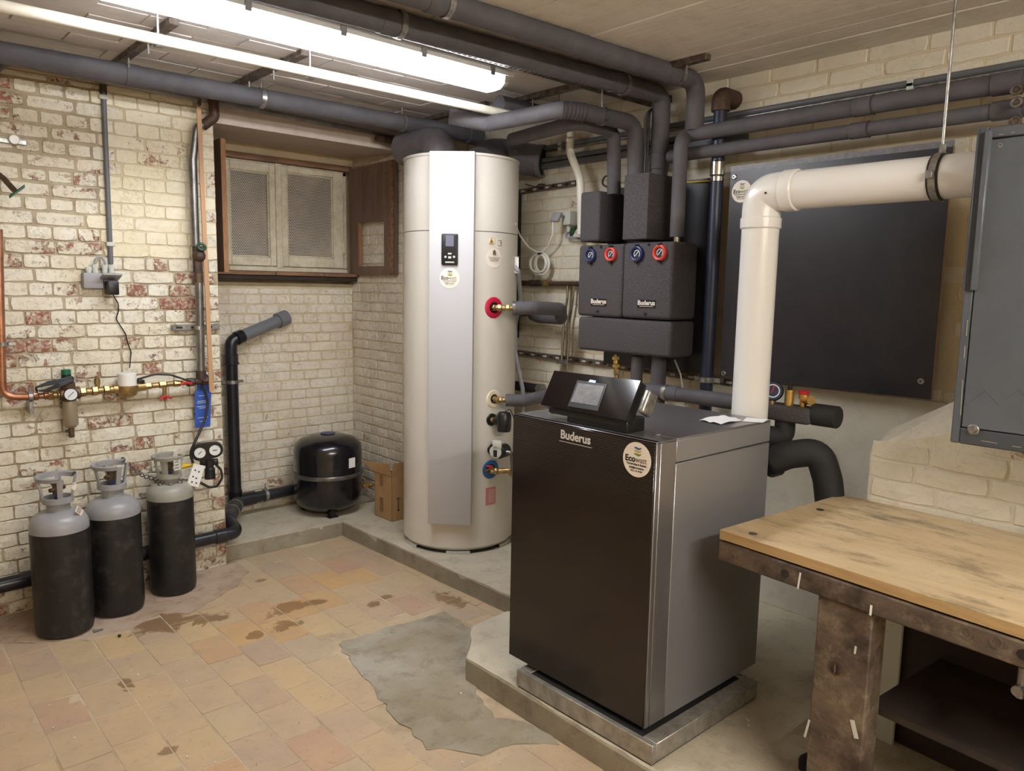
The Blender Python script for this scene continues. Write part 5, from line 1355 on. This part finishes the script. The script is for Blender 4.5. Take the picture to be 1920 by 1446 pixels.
# ------------------------------------------------------------------ cardboard box
k0_ = Z(735, 979, HP); k1_ = Z(703, 966, HP)
CBX = thing('cardboard_box', 'tall open brown cardboard box between the vessel and the heater', 'box', Z(740, 970, HP))
ey = (k1_-k0_).normalized(); ex = V((-ey.y, ey.x, 0)); ex = ex if ex.dot(rt) > 0 else -ex
bw, bl = .11, (k1_-k0_).length
zh = zof(733, 896, k0_)-HP
def bq(u, v, z): return k0_+ex*u+ey*v+UP*z
for nm, A_, B_ in (('side', (0, 0), (0, bl)), ('side', (0, 0), (bw, 0)), ('side', (bw, 0), (bw, bl)), ('side', (0, bl), (bw, bl))):
    a, b = bq(*A_, 0), bq(*B_, 0); d = (b-a).normalized(); n = V((d.y, -d.x, 0))*.004
    cen_ = bq(bw/2, bl/2, 0)
    if (a-cen_).dot(n) > 0: n = -n
    link('side_panel', G().quad([a, b, b+UP*zh, a+UP*zh], n), 'card', CBX)
link('base', G().quad([bq(0, 0, .002), bq(bw, 0, .002), bq(bw, bl, .002), bq(0, bl, .002)], (0, 0, .004)), 'card', CBX)
link('flap', G().quad([bq(0, 0, zh), bq(0, bl, zh), bq(-.012, bl+.10, zh+.055)+ex*-.02, bq(-.03, 0.03, zh+.075)+ex*.03], (0, 0, .004)), 'card', CBX)
link('flap', G().quad([bq(.004, 0, zh), bq(bw, 0, zh), bq(bw, -.008, zh+.085), bq(.004, -.008, zh+.085)], ey*.004), 'card', CBX)
for z0q, z1q in ((.20, .27), (.04, .13)):
    link('hand_slot', G().quad([bq(-.0012, bl*.50, z0q), bq(-.0012, bl*.70, z0q), bq(-.0012, bl*.70, z1q), bq(-.0012, bl*.50, z1q)], ex*.001), 'card_dark', CBX)
a = bq(bw*.42, -.0012, .07)
link('printed_arrow', G().obox(a+UP*.03, ex, UP, ey, .004, .07, .001).obox(a+UP*.068, ex, UP, ey, .028, .004, .001).prism([a-ex*.009, a+ex*.009, a-UP*.014], ey*.0006), 'ink', CBX)

# ------------------------------------------------------------------ gas cylinders
def gas_cyl(label, cx, cy, r, zb, zs, zn, zt, guard_m, open_guard=True, az=230, solid=False):
    o = thing('gas_cylinder', label, 'gas cylinder', (cx, cy, 0), 'black and grey gas cylinders along the brick wall')
    c = V((cx, cy, 0))
    link('body', G().lathe([(0, .004), (r*.82, .0), (r*.96, .012), (r, .035), (r, zb), (0, zb)], c, UP, 44), 'cyl_black', o)
    n = 9; sh = [(r, zb), (r, zb+.015)] + [(r*.36+(r-r*.36)*math.cos(math.pi/2*i/n), zb+.015+(zs-zb-.015)*math.sin(math.pi/2*i/n)) for i in range(1, n+1)]
    sh[-1] = (r*.40, zs); sh += [(r*.40, zn), (0, zn)]
    link('shoulder', G().lathe(sh, c, UP, 44), guard_m, o)
    gr = G(); R0, R1 = r*.50, r*.66
    h = zt-zn
    gr.lathe([(R0-.008, zn-.006), (R0+.004, zn-.006), (R0+.004, zn+.016), (R0-.006, zn+.018), (R0-.008, zn-.006)], c, UP, 36)
    a0 = az-(150 if not solid else 110)
    gr.lathe([(R1-.012, zt-.022), (R1+.004, zt-.020), (R1+.008, zt-.004), (R1+.002, zt), (R1-.010, zt-.004), (R1-.012, zt-.022)], c, UP, 30, a0+55, a0+300)
    for k in ((0, 95, 180, 262) if not solid else (0, 60, 120, 200, 270)):
        aa = math.radians(az+k-35+8)
        w_ = .32 if not solid else .52
        pts = []
        for s_ in (-w_/2, 0, w_/2):
            pts.append((math.cos(aa+s_), math.sin(aa+s_)))
        lo_ = [c+V((x*R0, y*R0, zn+.008)) for x, y in pts]; hi_ = [c+V((x*R1, y*R1, zt-.010)) for x, y in pts]
        lo2 = [c+V((x*(R0-.008), y*(R0-.008), zn+.008)) for x, y in pts]; hi2 = [c+V((x*(R1-.009), y*(R1-.009), zt-.010)) for x, y in pts]
        for i in range(2): gr.hexa([lo_[i], lo_[i+1], lo2[i+1], lo2[i], hi_[i], hi_[i+1], hi2[i+1], hi2[i]])
    link('valve_guard', gr, guard_m, o)
    v = link('valve', G().cyl(c+UP*(zn-.005), c+UP*(zn+h*.30), .013, n=10).cyl(c+UP*(zn+h*.25), c+UP*(zn+h*.62), .018, n=8).cyl(c+UP*(zn+h*.45)+V((-.03, -.02, 0)), c+UP*(zn+h*.45)+V((.03, .02, 0)), .009).cyl(c+UP*(zn+h*.62), c+UP*(zn+h*.75), .024, bev=.003), 'bronze', o)
    fd = V((-cx, -cy, 0)).normalized()
    link('outlet_cap', G().cyl(c+UP*(zn+h*.22)+fd*.012, c+UP*(zn+h*.22)+fd*.032, .011), 'navygauge', v)
    return o
def hgt(px, py, c): return zof(px, py, c)
C1 = (.655, 3.575); C2 = (.885, 3.66); C3 = (1.155, 3.735)
g1_ = gas_cyl('leftmost gas cylinder with a white round mark on its grey valve guard', C1[0], C1[1], .112, hgt(118, 1002, (C1[0]-.07, C1[1]-.08)), hgt(112, 955, C1), hgt(110, 938, C1), hgt(105, 890, C1), 'cyl_grey', az=200)
g2_ = gas_cyl('middle gas cylinder standing taller with an open grey guard around its valve', C2[0], C2[1], .112, hgt(216, 975, (C2[0]-.05, C2[1]-.1)), hgt(213, 930, C2), hgt(212, 912, C2), hgt(210, 868, C2), 'cyl_grey', az=215)
g3_ = gas_cyl('rightmost gas cylinder by the wall edge, chained at the neck under the regulator', C3[0], C3[1], .104, hgt(328, 942, (C3[0]-.05, C3[1]-.1)), hgt(325, 902, C3), hgt(322, 892, C3), hgt(318, 852, C3), 'cyl_olive', az=200, solid=True)
def cyl_label(o, px, py, w_, h_, c, r, m='sticker', rot=0, marks=3, name='label', rnd_=False):
    P, n = oncyl(px, py, c, r); P = P+n*.002; t = UP.cross(n).normalized(); t = t if t.dot(rt) > 0 else -t; s = proj(P)[2]/F
    u = (t*math.cos(rot)+UP*math.sin(rot)); v = n.cross(u); v = v if v.z > 0 else -v
    if rnd_: l = link(name, G().cyl(P, P+n*.001, w_*s/2, n=24), m, o)
    else: l = link(name, G().obox(P, u, v, n, w_*s, h_*s, .001), m, o)
    for k in range(marks): link('print_line', G().obox(P+n*.0012+v*(h_*s*(.3-.28*k))-u*w_*s*.1, u, v, n, w_*s*.55, h_*s*.09, .0005), 'ink_grey', l)
cyl_label(g1_, 148, 958, 22, 12, C1, .092, rot=-.7)
cyl_label(g1_, 138, 912, 15, 15, C1, .072, marks=1, rnd_=True)
cyl_label(g3_, 332, 872, 14, 20, C3, .070, 'grey_lt', marks=3)
ch = thing('neck_chain', 'thin chain around the neck of the rightmost cylinder', 'chain', (C3[0], C3[1], hgt(322, 900, C3)))
for k in range(14):
    a = 2*math.pi*k/14; c = V((C3[0]+.056*math.cos(a), C3[1]+.056*math.sin(a), hgt(322, 903, C3))); link('chain_link', G().torus(c, (math.cos(a)*(k % 2), math.sin(a)*(k % 2), 1-(k % 2)), .010, .0028, 10, 6), 'steel', ch)
a = V((C3[0]-.05, C3[1]+.04, hgt(300, 900, C3))); b = V((C3[0]-.16, YL-.01, a.z+.09))
for k in range(8): c = a.lerp(b, k/7)-UP*.02*math.sin(math.pi*k/7); link('chain_link', G().torus(c, ((k % 2), 1, 0.3*(1-k % 2)), .010, .0028, 10, 6), 'steel', ch)

# regulator beside cylinder 3
RY = 3.70
rg = Y(388, 848, RY)
RG = thing('gas_regulator', 'black gas regulator with two white dials beside the rightmost cylinder', 'regulator', rg)
fnr = V((-.35, -1, 0)).normalized(); rr_ = V((-fnr.y, fnr.x, 0)); rr_ = rr_ if rr_.dot(rt) > 0 else -rr_
sr = proj(rg)[2]/F
def rp(x, y, d=0): return onplane(x, y, rg, fnr)+fnr*d
pts = []
ca, cb_2 = rp(375, 849), rp(403, 844)
for k in range(9): a = math.pi/2+math.pi*k/8+.2; pts.append(ca+(rr_*math.cos(a)+UP*math.sin(a))*.042)
for k in range(9): a = -math.pi/2+math.pi*k/8+.2; pts.append(cb_2+(rr_*math.cos(a)+UP*math.sin(a))*.038)
link('gauge_housing', G().prism(pts, -fnr*.035), 'black', RG)
for c_, nd_ in ((ca, 40), (cb_2, 5)):
    o = link('dial', G().cyl(c_, c_+fnr*.004, .026, n=28), 'dial', RG)
    d = rr_*math.cos(math.radians(nd_))+UP*math.sin(math.radians(nd_)); link('needle', G().obox(c_+fnr*.005, d, n.cross(d), fnr, .022, .003, .001), 'ink', o)
    link('bezel', G().ring(c_, fnr, .026, .029, .006, 28), 'black', o)
kc = rp(392, 890)
link('adjusting_knob', G().lathe([(0, 0), (.026, .0), (.024, .05), (.019, .055), (.021, .095), (0, .098)], kc-UP*.02+rr_*.004, UP, 18), 'black', RG)
link('bonnet', G().obox(rp(392, 868, -.012), rr_, UP, fnr, .085, .03, .03, .006), 'black', RG)
link('yellow_inlet', G().cyl(rp(345, 875, -.01), rp(368, 871, -.01), .007).cyl(rp(341, 876, -.01), rp(352, 873, -.01), .013), 'yellow', RG)
tg = [rp(350, 907, .02), rp(372, 912, .02), rp(384, 872, .02), rp(363, 868, .02)]
tt = link('hang_tag', G().quad(tg, fnr*.0008), 'paper', RG)
for px, py in ((366, 880), (373, 883), (362, 892), (368, 895), (360, 902), (368, 904)): link('pictogram', G().obox(rp(px, py, .0215), rr_, UP, fnr, .006, .008, .0006), 'ink', tt)
link('hose_loop', G().tube([rp(405, 872, .0), rp(414, 880, 0), rp(417, 895, 0), rp(408, 912, 0), rp(392, 914, 0), rp(376, 905, 0)], .006, .03, 10), 'rubber', RG)
link('hose_up', G().tube([rp(362, 868), rp(356, 850), rp(364, 832), Y(372, 815, 3.74), Y(385, 785, 3.78), Y(390, 755, 3.80), Y(384, 733, 3.80), Y(378, 724, 3.80)], .0065, .08, 10), 'rubber', RG)

# ------------------------------------------------------------------ left wall services
MY = YL-.075
def L_(x, y, d=.075): return Y(x, y, YL-d)
cu0 = L_(-3, 380, .05); cu1 = L_(4, 735, .05); cu2 = L_(58, 745, .075)
CPp = thing('copper_pipe', 'bare copper pipe at the left edge bending towards the water meter', 'pipe', cu1)
link('run', G().tube([L_(-3, 430, .06), L_(5, 745, .06), L_(62, 744, .075)], rad(7, cu1), .10, 16), 'copper', CPp)
q = L_(4, 645, .06); link('pipe_clamp', G().ring(q-UP*.008, UP, .017, .022, .016).box(q+V((.02, -.01, -.008)), q+V((.05, .01, .008)), .002, 1), 'galv', CPp)
q = L_(57, 744); link('pipe_clamp', G().ring(q-EX*.008, EX, .016, .022, .016).box(q+V((-.008, -.01, -.075)), q+V((.008, .06, -.02)), .002, 1).cyl(q+UP*.02, q+UP*.04, .006), 'galv', CPp)
WM = thing('water_meter_assembly', 'brass water meter with white cap and fittings along the left wall', 'water meter', L_(238, 745))
ax0, ax1 = L_(62, 744), L_(395, 713)
axd = (ax1-ax0)
def ap(px): 
    t = (px-62)/(395-62); c = L_(px, 744-31*t); return c
fitting(WM, ap(62), ap(92), .015, 'copper', 3); fitting(WM, ap(90), ap(116), .019, 'brass', 3)
FT = link('filter_body', G().cyl(ap(110), ap(150), .028, bev=.004).cyl(ap(128)-UP*.035, ap(128)+UP*.05, .030, bev=.004), 'bronze', WM)
fc = ap(126); 
link('knob_neck', G().cyl(fc+UP*.045, fc+UP*.085, .022, .020).cyl(fc+UP*.04, fc+UP*.055, .03, bev=.003), 'black', FT)
link('knob_cap', G().cyl(fc+UP*.085, fc+UP*.108, .020, n=20, bev=.002), 'green_cap', FT)
link('filter_bowl', G().lathe([(0, -.155), (.020, -.155), (.028, -.145), (.031, -.14), (.029, -.04), (.027, -.03), (0, -.03)], fc+EX*.008, UP, 14), 'bowl', FT)
link('drain_spigot', G().cyl(fc+EX*.008-UP*.20, fc+EX*.008-UP*.155, .012, n=10).cyl(fc-UP*.17-EX*.016, fc-UP*.17, .007), 'bronze', FT)
gq = L_(133, 740, .11); gnn = V((-.25, -1, .05)).normalized()
pg = link('pressure_gauge', G().lathe([(0, -.018), (.027, -.018), (.029, -.014), (.029, .0), (.026, .002), (.025, 0), (0, 0)], gq, gnn, 26), 'black', FT)
link('dial_face', G().cyl(gq, gq+gnn*.0014, .025, n=26), 'dial', pg); gx, gy, gz_ = basis(gnn); link('needle', G().obox(gq+gnn*.0025, (gx+gy), gnn.cross(gx+gy), gnn, .034, .0025, .001), 'navygauge', pg)
fitting(WM, ap(150), ap(216), .018, 'brass', 6)
q = ap(183); link('bleed_valve', G().cyl(q, q+UP*.03, .010).cyl(q+UP*.03, q+UP*.055, .013, n=10).cyl(q+UP*.055, q+UP*.068, .008), 'brass', WM)
mc = ap(239)
link('meter_body', G().lathe([(0, -.045), (.02, -.044), (.038, -.034), (.047, -.012), (.048, .012), (0, .012)], mc, UP, 28).cyl(ap(212), ap(272), .021), 'brass', WM)
link('meter_cap', G().cyl(mc+UP*.010, mc+UP*.072, .041, .040, n=32, bev=.003), 'white_pl', WM)
link('meter_reader', G().obox(mc+EX*.058+UP*.028, (1, 0, -.5), EY, (.5, 0, 1), .03, .03, .022, .004), 'black', WM)
fitting(WM, ap(270), ap(352), .014, 'brass', 6)
q = ap(308); link('drain_cock', G().cyl(q, q-UP*.055, .010, n=10), 'brass', WM)
link('butterfly_handle', G().obox(q-UP*.062+V((-.014, -.01, 0)), (1, 0, .5), EY, (-.5, 0, 1), .034, .014, .010, .004).obox(q-UP*.062+V((.014, -.01, 0)), (1, 0, -.5), EY, (.5, 0, 1), .034, .014, .010, .004).cyl(q-UP*.072, q-UP*.05, .008), 'red', WM)
q = ap(345); link('shutoff_handle', G().obox(q+V((-.014, -.03, 0)), (1, 0, .35), EY, (-.35, 0, 1), .034, .012, .011, .004).obox(q+V((.014, -.03, 0)), (1, 0, -.35), EY, (.35, 0, 1), .034, .012, .011, .004), 'red', WM)
fitting(WM, ap(350), ap(392), .018, 'iron', 3)
CC = thing('coiled_cable', 'looped black cable hanging over the filter with the green cap', 'cable', L_(95, 725, .12))
for k in range(4):
    link('cable_loop', G().tube([L_(70, 732+k*1.5, .12), L_(66, 727, .13), L_(90, 716+k*2, .125), L_(120, 710+k*2, .125), L_(136, 706+k*2.5, .12), L_(138, 712+k, .12), L_(112, 719+k*2, .13), L_(85, 731+k, .125), L_(72, 733, .12)], .0035, .02, 6), 'rubber', CC)
pipe('meter_cable', 'black cable arching from the meter cap to the blue tag', [mc+V((.045, -.01, .04)), L_(290, 702, .10), L_(320, 703, .10), L_(350, 713, .10), L_(358, 716, .10)], .0045, 'rubber', cat='cable', bend=.08, n=8)
# blue tag
tq = [L_(366, 802, .055), L_(395, 800, .055), L_(396, 735, .055), L_(366, 737, .055)]
BT = thing('blue_tag', 'blue card tag hanging on the pipe joint right of the meter', 'tag', L_(381, 760, .05))
card = link('card', G().prism([L_(366, 802, .055), L_(394, 800, .055), L_(396, 740, .055), L_(392, 706, .055), L_(386, 700, .055), L_(373, 700, .055), L_(368, 706, .055), L_(370, 728, .055), L_(365, 740, .055)], (0, -.001, 0)), 'tag_blue', BT)
for py, w_ in ((742, 16), (752, 20), (755, 22), (762, 22), (765, 14), (783, 18), (790, 12)):
    link('print_line', G().obox(L_(380.5, py, .0575), EX, UP, EY, w_*.0027, .0024, .0006), 'white_ink', card)
# steel pipe with valve
sp_b = L_(362, 285, .07); sx = L_(368, 500, .07).x; rS = rad(7.5, sp_b)
SPp = thing('steel_riser', 'vertical steel water pipe with a green-handled valve on the left wall pier', 'pipe', L_(375, 700, .07))
top = L_(400, 185, .07)
spx = L_(364, 380, .07).x
link('upper_run', G().tube([top, L_(402, 222, .07), L_(368, 240, .07), V((spx, MY+.005, L_(362, 300, .07).z)), V((spx, MY+.005, L_(366, 462, .07).z))], rS, .05, 16), 'steel', SPp)
link('pipe_elbow', G().tube([top, L_(402, 220, .07), L_(380, 236, .07)], rS*1.25, .03, 16), 'iron', SPp)
vx = L_(371, 480, .07)
link('valve_body', G().cyl((vx.x-.003, MY, L_(371, 512, .07).z), (vx.x-.003, MY, L_(371, 462, .07).z), .024, n=8).sph((vx.x, MY-.01, vx.z), .032), 'iron', SPp)
link('valve_handle', G().torus(L_(378, 463, .11), (0, -1, .6), .017, .007, 16, 8), 'green', SPp)
link('union', G().cyl((vx.x, MY, L_(371, 530, .07).z), (vx.x, MY, L_(371, 512, .07).z), .022, n=8), 'bronze', SPp)
lx = L_(374, 640, .07).x
link('lower_run', G().tube([V((vx.x, MY, L_(371, 530, .07).z)), V((lx, MY, L_(375, 700, .07).z)), V((lx, MY, L_(375, 712, .07).z))], rS, 0, 16), 'steel', SPp)
link('end_socket', G().cyl((lx, MY, L_(375, 712, .07).z), (lx, MY, L_(375, 695, .07).z), rS*1.25), 'iron', SPp)
q = L_(365, 614, .04); RL = thing('support_rail', 'short slotted metal rail behind the steel riser and tan strip', 'rail', q)
link('rail', G().box((L_(322, 614, .03).x, YL-.035, q.z-.014), (XP-.01, YL-.008, q.z+.014), .002, 1), 'galv', RL)
for k in range(3): link('slot', G().box((L_(330+k*28, 614, .035).x, YL-.0365, q.z-.005), (L_(342+k*28, 614, .035).x, YL-.035, q.z+.005)), 'ink', RL)
link('clamp_band', G().cyl((lx-.002, MY, q.z-.01), (lx-.002, MY, q.z+.01), rS*1.2), 'galv', RL)
# tan strip
TSs = thing('tan_strip', 'long tan plastic strip hanging down beside the steel riser', 'strip', L_(397, 735, .10))
link('strip', G().quad([L_(393, 735, .10), L_(401, 735, .10), L_(377, 200, .10), L_(369, 200, .10)], (0, .008, 0)), 'strip', TSs)
link('top_hook', G().torus(L_(374, 192, .10), EX, .014, .005, 14, 8), 'iron', TSs)
# conduit with sockets
cx_ = L_(204, 400, .02).x
CN = thing('wall_conduit', 'thin grey vertical conduit running down to the left wall sockets', 'conduit', L_(208, 490, .02))
link('tube', G().tube([L_(194, 168, .02), L_(195, 200, .02), L_(208, 495, .02)], rad(4.5, L_(204, 400, .02)), 0, 12), 'conduit', CN)
for px, py in ((194, 182), (207, 458)): q = L_(px, py, .025); link('saddle_clip', G().box(q+V((-.018, -.01, -.01)), q+V((.018, .02, .01)), .003, 1), 'grey_lt', CN)
link('top_bracket', G().cyl(L_(193, 160, .02), L_(194, 176, .02), .015), 'iron', CN)
SK = thing('double_socket', 'grey double surface socket with a black adaptor on the left wall', 'socket', L_(190, 525, .03))
a, b = L_(158, 541, .06), L_(194, 512, .06)
link('box', G().box((a.x, YL-.005, a.z), (b.x, YL-.055, b.z), .006), 'grey_pl', SK)
a2, b2 = L_(196, 541, .05), L_(222, 512, .05); link('box', G().box((a2.x, YL-.005, a2.z), (b2.x, YL-.045, b2.z), .006), 'grey_pl', SK)
link('open_lid', G().obox(L_(208, 519, .075), EX, (0, -.7, .25), (0, .25, .7), .082, .07, .010, .003), 'grey_pl', SK)
for px, py in ((166, 504), (178, 500), (196, 500), (208, 500)): q = L_(px, py, .03); link('gland', G().cyl(q-UP*.03, q+UP*.008, .012).cyl(q-UP*.008, q+UP*.006, .0145, n=8), 'grey_lt', SK)
link('link_wire', G().tube([L_(178, 495, .03), L_(180, 484, .03), L_(190, 481, .03), L_(197, 492, .03), L_(197, 500, .03)], .005, .02, 8), 'grey_pl', SK)
AD = thing('power_adaptor', 'black plug-in power adaptor with thin cord to the water meter', 'adaptor', L_(210, 545, .06))
link('body', G().box(V((L_(201, 553, .08).x, YL-.10, L_(201, 553, .08).z)), V((L_(221, 527, .08).x, YL-.03, L_(201, 527, .08).z)), .006), 'black', AD)
link('cord', G().tube([L_(212, 553, .06), L_(222, 570, .02), L_(222, 585, .015), L_(217, 598, .015), L_(235, 625, .015), L_(240, 645, .015), L_(246, 660, .015), L_(243, 690, .05)], .0028, .03, 6), 'rubber', AD)
# items at the far left edge
q = L_(10, 264, .02); FP = thing('fixing_plate', 'small metal wall plate with a white round plug at the left edge', 'plate', L_(26, 265, .01))
link('plate', G().box((L_(-10, 264, .02).x, YL-.02, L_(10, 268, .02).z), (L_(50, 264, .02).x, YL-.008, L_(10, 259, .02).z), .002, 1), 'galv', FP)
q = L_(26, 262, .025); link('plug', G().cyl(q, q-EY*.012, .020, bev=.003), 'white_pl', FP)
GV = thing('green_tap', 'old angled tap with a green lever handle at the left edge', 'tap', L_(20, 352, .1))
link('stem', G().tube([L_(-14, 318, .05), L_(8, 336, .10), L_(26, 356, .16)], .012, 0, 10), 'bronze', GV)
link('handle', G().obox(L_(32, 359, .17), L_(42, 353, .17)-L_(22, 367, .17), EY, (0, .2, 1), .075, .016, .014, .004), 'green', GV)

# ------------------------------------------------------------------ workbench
bz = .80
p0 = Z(1350, 993, bz); p1 = Z(1577, 927, bz); p2 = Z(1920, 1003, bz); pf_ = Z(1920, 1175, bz)
fd_ = (pf_-p0).normalized(); sd_ = (p1-p0).normalized()
bd = (p2-p1); wdt = 1.75
f_end = p0+fd_*wdt; b_end = p1+bd.normalized()*(wdt-.0)
th = .028
BN = thing('workbench', 'old wooden workbench with a worn yellowish board top and drilled dark beam', 'workbench', V((p0.x+.3, p0.y-.8, HS)))
TPb = link('board_top', G().quad([p0-UP*.0015, f_end-UP*.0015, b_end-UP*.0015, p1-UP*.0015], (0, 0, .0015)), 'bench_top', BN)
link('board_core', G().quad([p0-UP*th, f_end-UP*th, b_end-UP*th, p1-UP*th], (0, 0, th-.0015)), 'bench_edge', BN)
for px, py in ((1412, 1001), (1538, 956)): q = Z(px, py, bz+.001); link('board_screw', G().cyl(q, q+UP*.001, .012, n=16), 'steel', BN)
zt5 = bz-th-.006; hb = .058
outw = (fd_.cross(UP)).normalized(); outw = outw if outw.x < 0 else -outw
a = p0+outw*.004-fd_*.0; a.z = zt5
bm0 = [V((a.x, a.y, zt5-hb)), V((a.x, a.y, zt5-hb))+fd_*wdt, V((a.x, a.y, zt5-hb))+fd_*wdt-outw*.09, V((a.x, a.y, zt5-hb))-outw*.09]
BMm = link('front_beam', G().quad(bm0, (0, 0, hb), .004, 1), 'bench_wood', BN, label='dark scarred front beam with round dog holes')
def onbeam(x, y): return onplane(x, y, V((a.x, a.y, zt5))+outw*.0005, outw)
for px, py, r__ in ((1373, 1043, .011), (1472, 1076, .0125), (1810, 1187, .014), (1868, 1205, .014), (1918, 1228, .012), (1516, 1087, .008)):
    q = onbeam(px, py); dark = (px in (1472, 1918))
    link('dog_hole', G().cyl(q, q+outw*.0006, r__, n=20) if dark else G().ring(q-outw*.001, outw, r__*.72, r__, .0025, 20), 'ink' if dark else 'bench_wood', BMm)
for pa, pb, w__ in (((1501, 1074), (1496, 1104), .006), ((1634, 1135), (1632, 1154), .007)):
    qa, qb = onbeam(*pa), onbeam(*pb); link('paint_drip', G().obox((qa+qb)/2+outw*.0006, qa-qb, outw.cross(qa-qb), outw, (qa-qb).length, w__*.8, .001), 'white_pl', BMm)
# leg
lg = V((a.x, a.y, 0))-outw*.012
def onleg(x, y): return onplane(x, y, lg, outw)
l0, l1 = onleg(1528, 1200), onleg(1633, 1200)
lw = (l1-l0); lw.z = 0
la_ = V((l0.x, l0.y, HS)); lb_ = la_+fd_.normalized()*V((lw.x, lw.y, 0)).length
LG = link('leg', G().quad([la_, lb_, lb_-outw*.075, la_-outw*.075], (0, 0, zt5-hb-HS), .004, 1), 'bench_wood', BN)
q = onleg(1567, 1254)+outw*.001; link('leg_bolt', G().cyl(q, q+outw*.001, .013, n=20).ring(q, outw, .012, .017, .003, 20), 'iron', LG)
link('bolt_bar', G().obox(q+outw*.003, fd_+UP*.7, UP, outw, .005, .024, .003), 'steel', LG)
for pa, pb, w__ in (((1605, 1212), (1603, 1226), .005), ((1518, 1350), (1509, 1382), .006), ((1598, 1350), (1606, 1385), .012)):
    qa, qb = onleg(*pa)+outw*.001, onleg(*pb)+outw*.001; link('paint_drip', G().obox((qa+qb)/2, qa-qb, outw.cross(qa-qb), outw, (qa-qb).length, w__, .001), 'grey_lt', LG)
rl = V((p1.x, p1.y, HS))-outw*-.10+fd_*.12
link('leg', G().quad([rl, rl+fd_*.10, rl+fd_*.10-outw*-.075, rl-outw*-.075], (0, 0, zt5-HS)), 'bench_wood', BN)
link('end_rail', G().quad([V((a.x, a.y, zt5-.07))-outw*.09+fd_*.16, V((a.x, a.y, zt5-.07))-outw*.09+fd_*.20, V((p1.x, p1.y, zt5-.07))+fd_*.20, V((p1.x, p1.y, zt5-.07))+fd_*.16], (0, 0, .07)), 'bench_wood', BN)
link('leg', G().quad([f_end-UP*(bz-HS)-outw*.03, f_end-UP*(bz-HS)-outw*.03-fd_*.1, f_end-UP*(bz-HS)-outw*.1-fd_*.1, f_end-UP*(bz-HS)-outw*.1], (0, 0, zt5-hb-HS)), 'bench_wood', BN)
# shelf and boards below
zsf = .33
sA = onplane(1642, 1327, lg-outw*.10, outw); sB = onplane(1918, 1446, lg-outw*.10, outw); zsf = (sA.z+sB.z)/2
sa = V((sA.x, sA.y, zsf))+fd_*-.0; 
link('lower_shelf', G().quad([sa-fd_*.02, sa+fd_*1.3, sa+fd_*1.3-outw*.42, sa-fd_*.02-outw*.42], (0, 0, -.02)), 'dark_wood', BN)
bkp = lg-outw*.52
b0_ = onplane(1672, 1180, bkp, outw); 
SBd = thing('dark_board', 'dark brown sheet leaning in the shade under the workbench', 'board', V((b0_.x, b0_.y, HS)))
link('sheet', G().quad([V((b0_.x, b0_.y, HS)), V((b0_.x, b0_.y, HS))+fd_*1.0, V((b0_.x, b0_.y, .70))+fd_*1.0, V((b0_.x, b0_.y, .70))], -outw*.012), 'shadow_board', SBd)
w0 = onplane(1655, 1240, bkp+outw*.03, outw); 
WBd = thing('white_board_piece', 'narrow pale board end standing behind the bench leg', 'board', V((w0.x, w0.y, HS)))
link('sheet', G().quad([V((w0.x, w0.y, HS))-fd_*.05, V((w0.x, w0.y, HS))+fd_*.05, V((w0.x, w0.y, .62))+fd_*.05, V((w0.x, w0.y, .66))-fd_*.05], -outw*.012), 'grey_lt', WBd)
vq = onplane(1914, 1284, lg-outw*.02, outw)
VS = thing('bench_clamp', 'small metal clamp screw under the bench beam at the right edge', 'clamp', vq)
link('screw', G().cyl(vq+UP*.04, vq-UP*.03, .008).cyl(vq-UP*.01+outw*.02, vq-UP*.01-outw*.03, .012), 'steel', VS)
# dark bag in the corner beneath
bq_ = Z(1470, 1440, HS)
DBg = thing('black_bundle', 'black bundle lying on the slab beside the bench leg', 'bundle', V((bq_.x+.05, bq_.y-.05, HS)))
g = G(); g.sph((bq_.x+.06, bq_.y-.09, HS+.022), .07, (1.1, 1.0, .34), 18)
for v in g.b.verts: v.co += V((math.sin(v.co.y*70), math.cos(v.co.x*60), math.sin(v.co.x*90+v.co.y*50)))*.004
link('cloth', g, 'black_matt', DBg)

# ------------------------------------------------------------------ debris
rndd = random.Random(77); g = G()
for _ in range(70):
    px, py = rndd.uniform(60, 1100), rndd.uniform(1090, 1440)
    q = Z(px, py, .003)
    if q.x > 1.64: continue
    s_ = rndd.uniform(.0015, .004); g.obox(q, (rndd.random(), rndd.random(), .2), (-rndd.random(), rndd.random(), .1), UP, s_*2, s_*1.3, s_*.8)
for px, py in ((1402, 1350), (1436, 1305), (1360, 1400), (1404, 1360), (1345, 1330)):
    q = Z(px, py, HS+.001); g.obox(q, (.3, 1, 0), (1, -.3, 0), UP, .012, .004, .002)
link('debris_chips', g, 'grey_lt', None, kind='stuff', label='small pale plaster chips scattered over the tiles and slab', cat='debris')
q = Z(178, 1182, .01); dbg = thing('loose_bolt', 'small grey loose bolt on the floor in front of the middle cylinder', 'bolt', q-UP*.009)
link('shank', G().cyl(q-UP*.004, q-UP*.004+V((.03, .0, 0)), .004), 'conduit', dbg); link('head', G().cyl(q-UP*.004-V((.006, 0, 0)), q-UP*.004, .007, n=6), 'conduit', dbg)
q = Z(224, 1192, .006); st_ = thing('pebble', 'small dark pebble on the floor tiles near the cylinders', 'stone', q-UP*.006); link('stone', G().sph(q, .007, (1, 1.2, .7), 10), 'ink', st_)
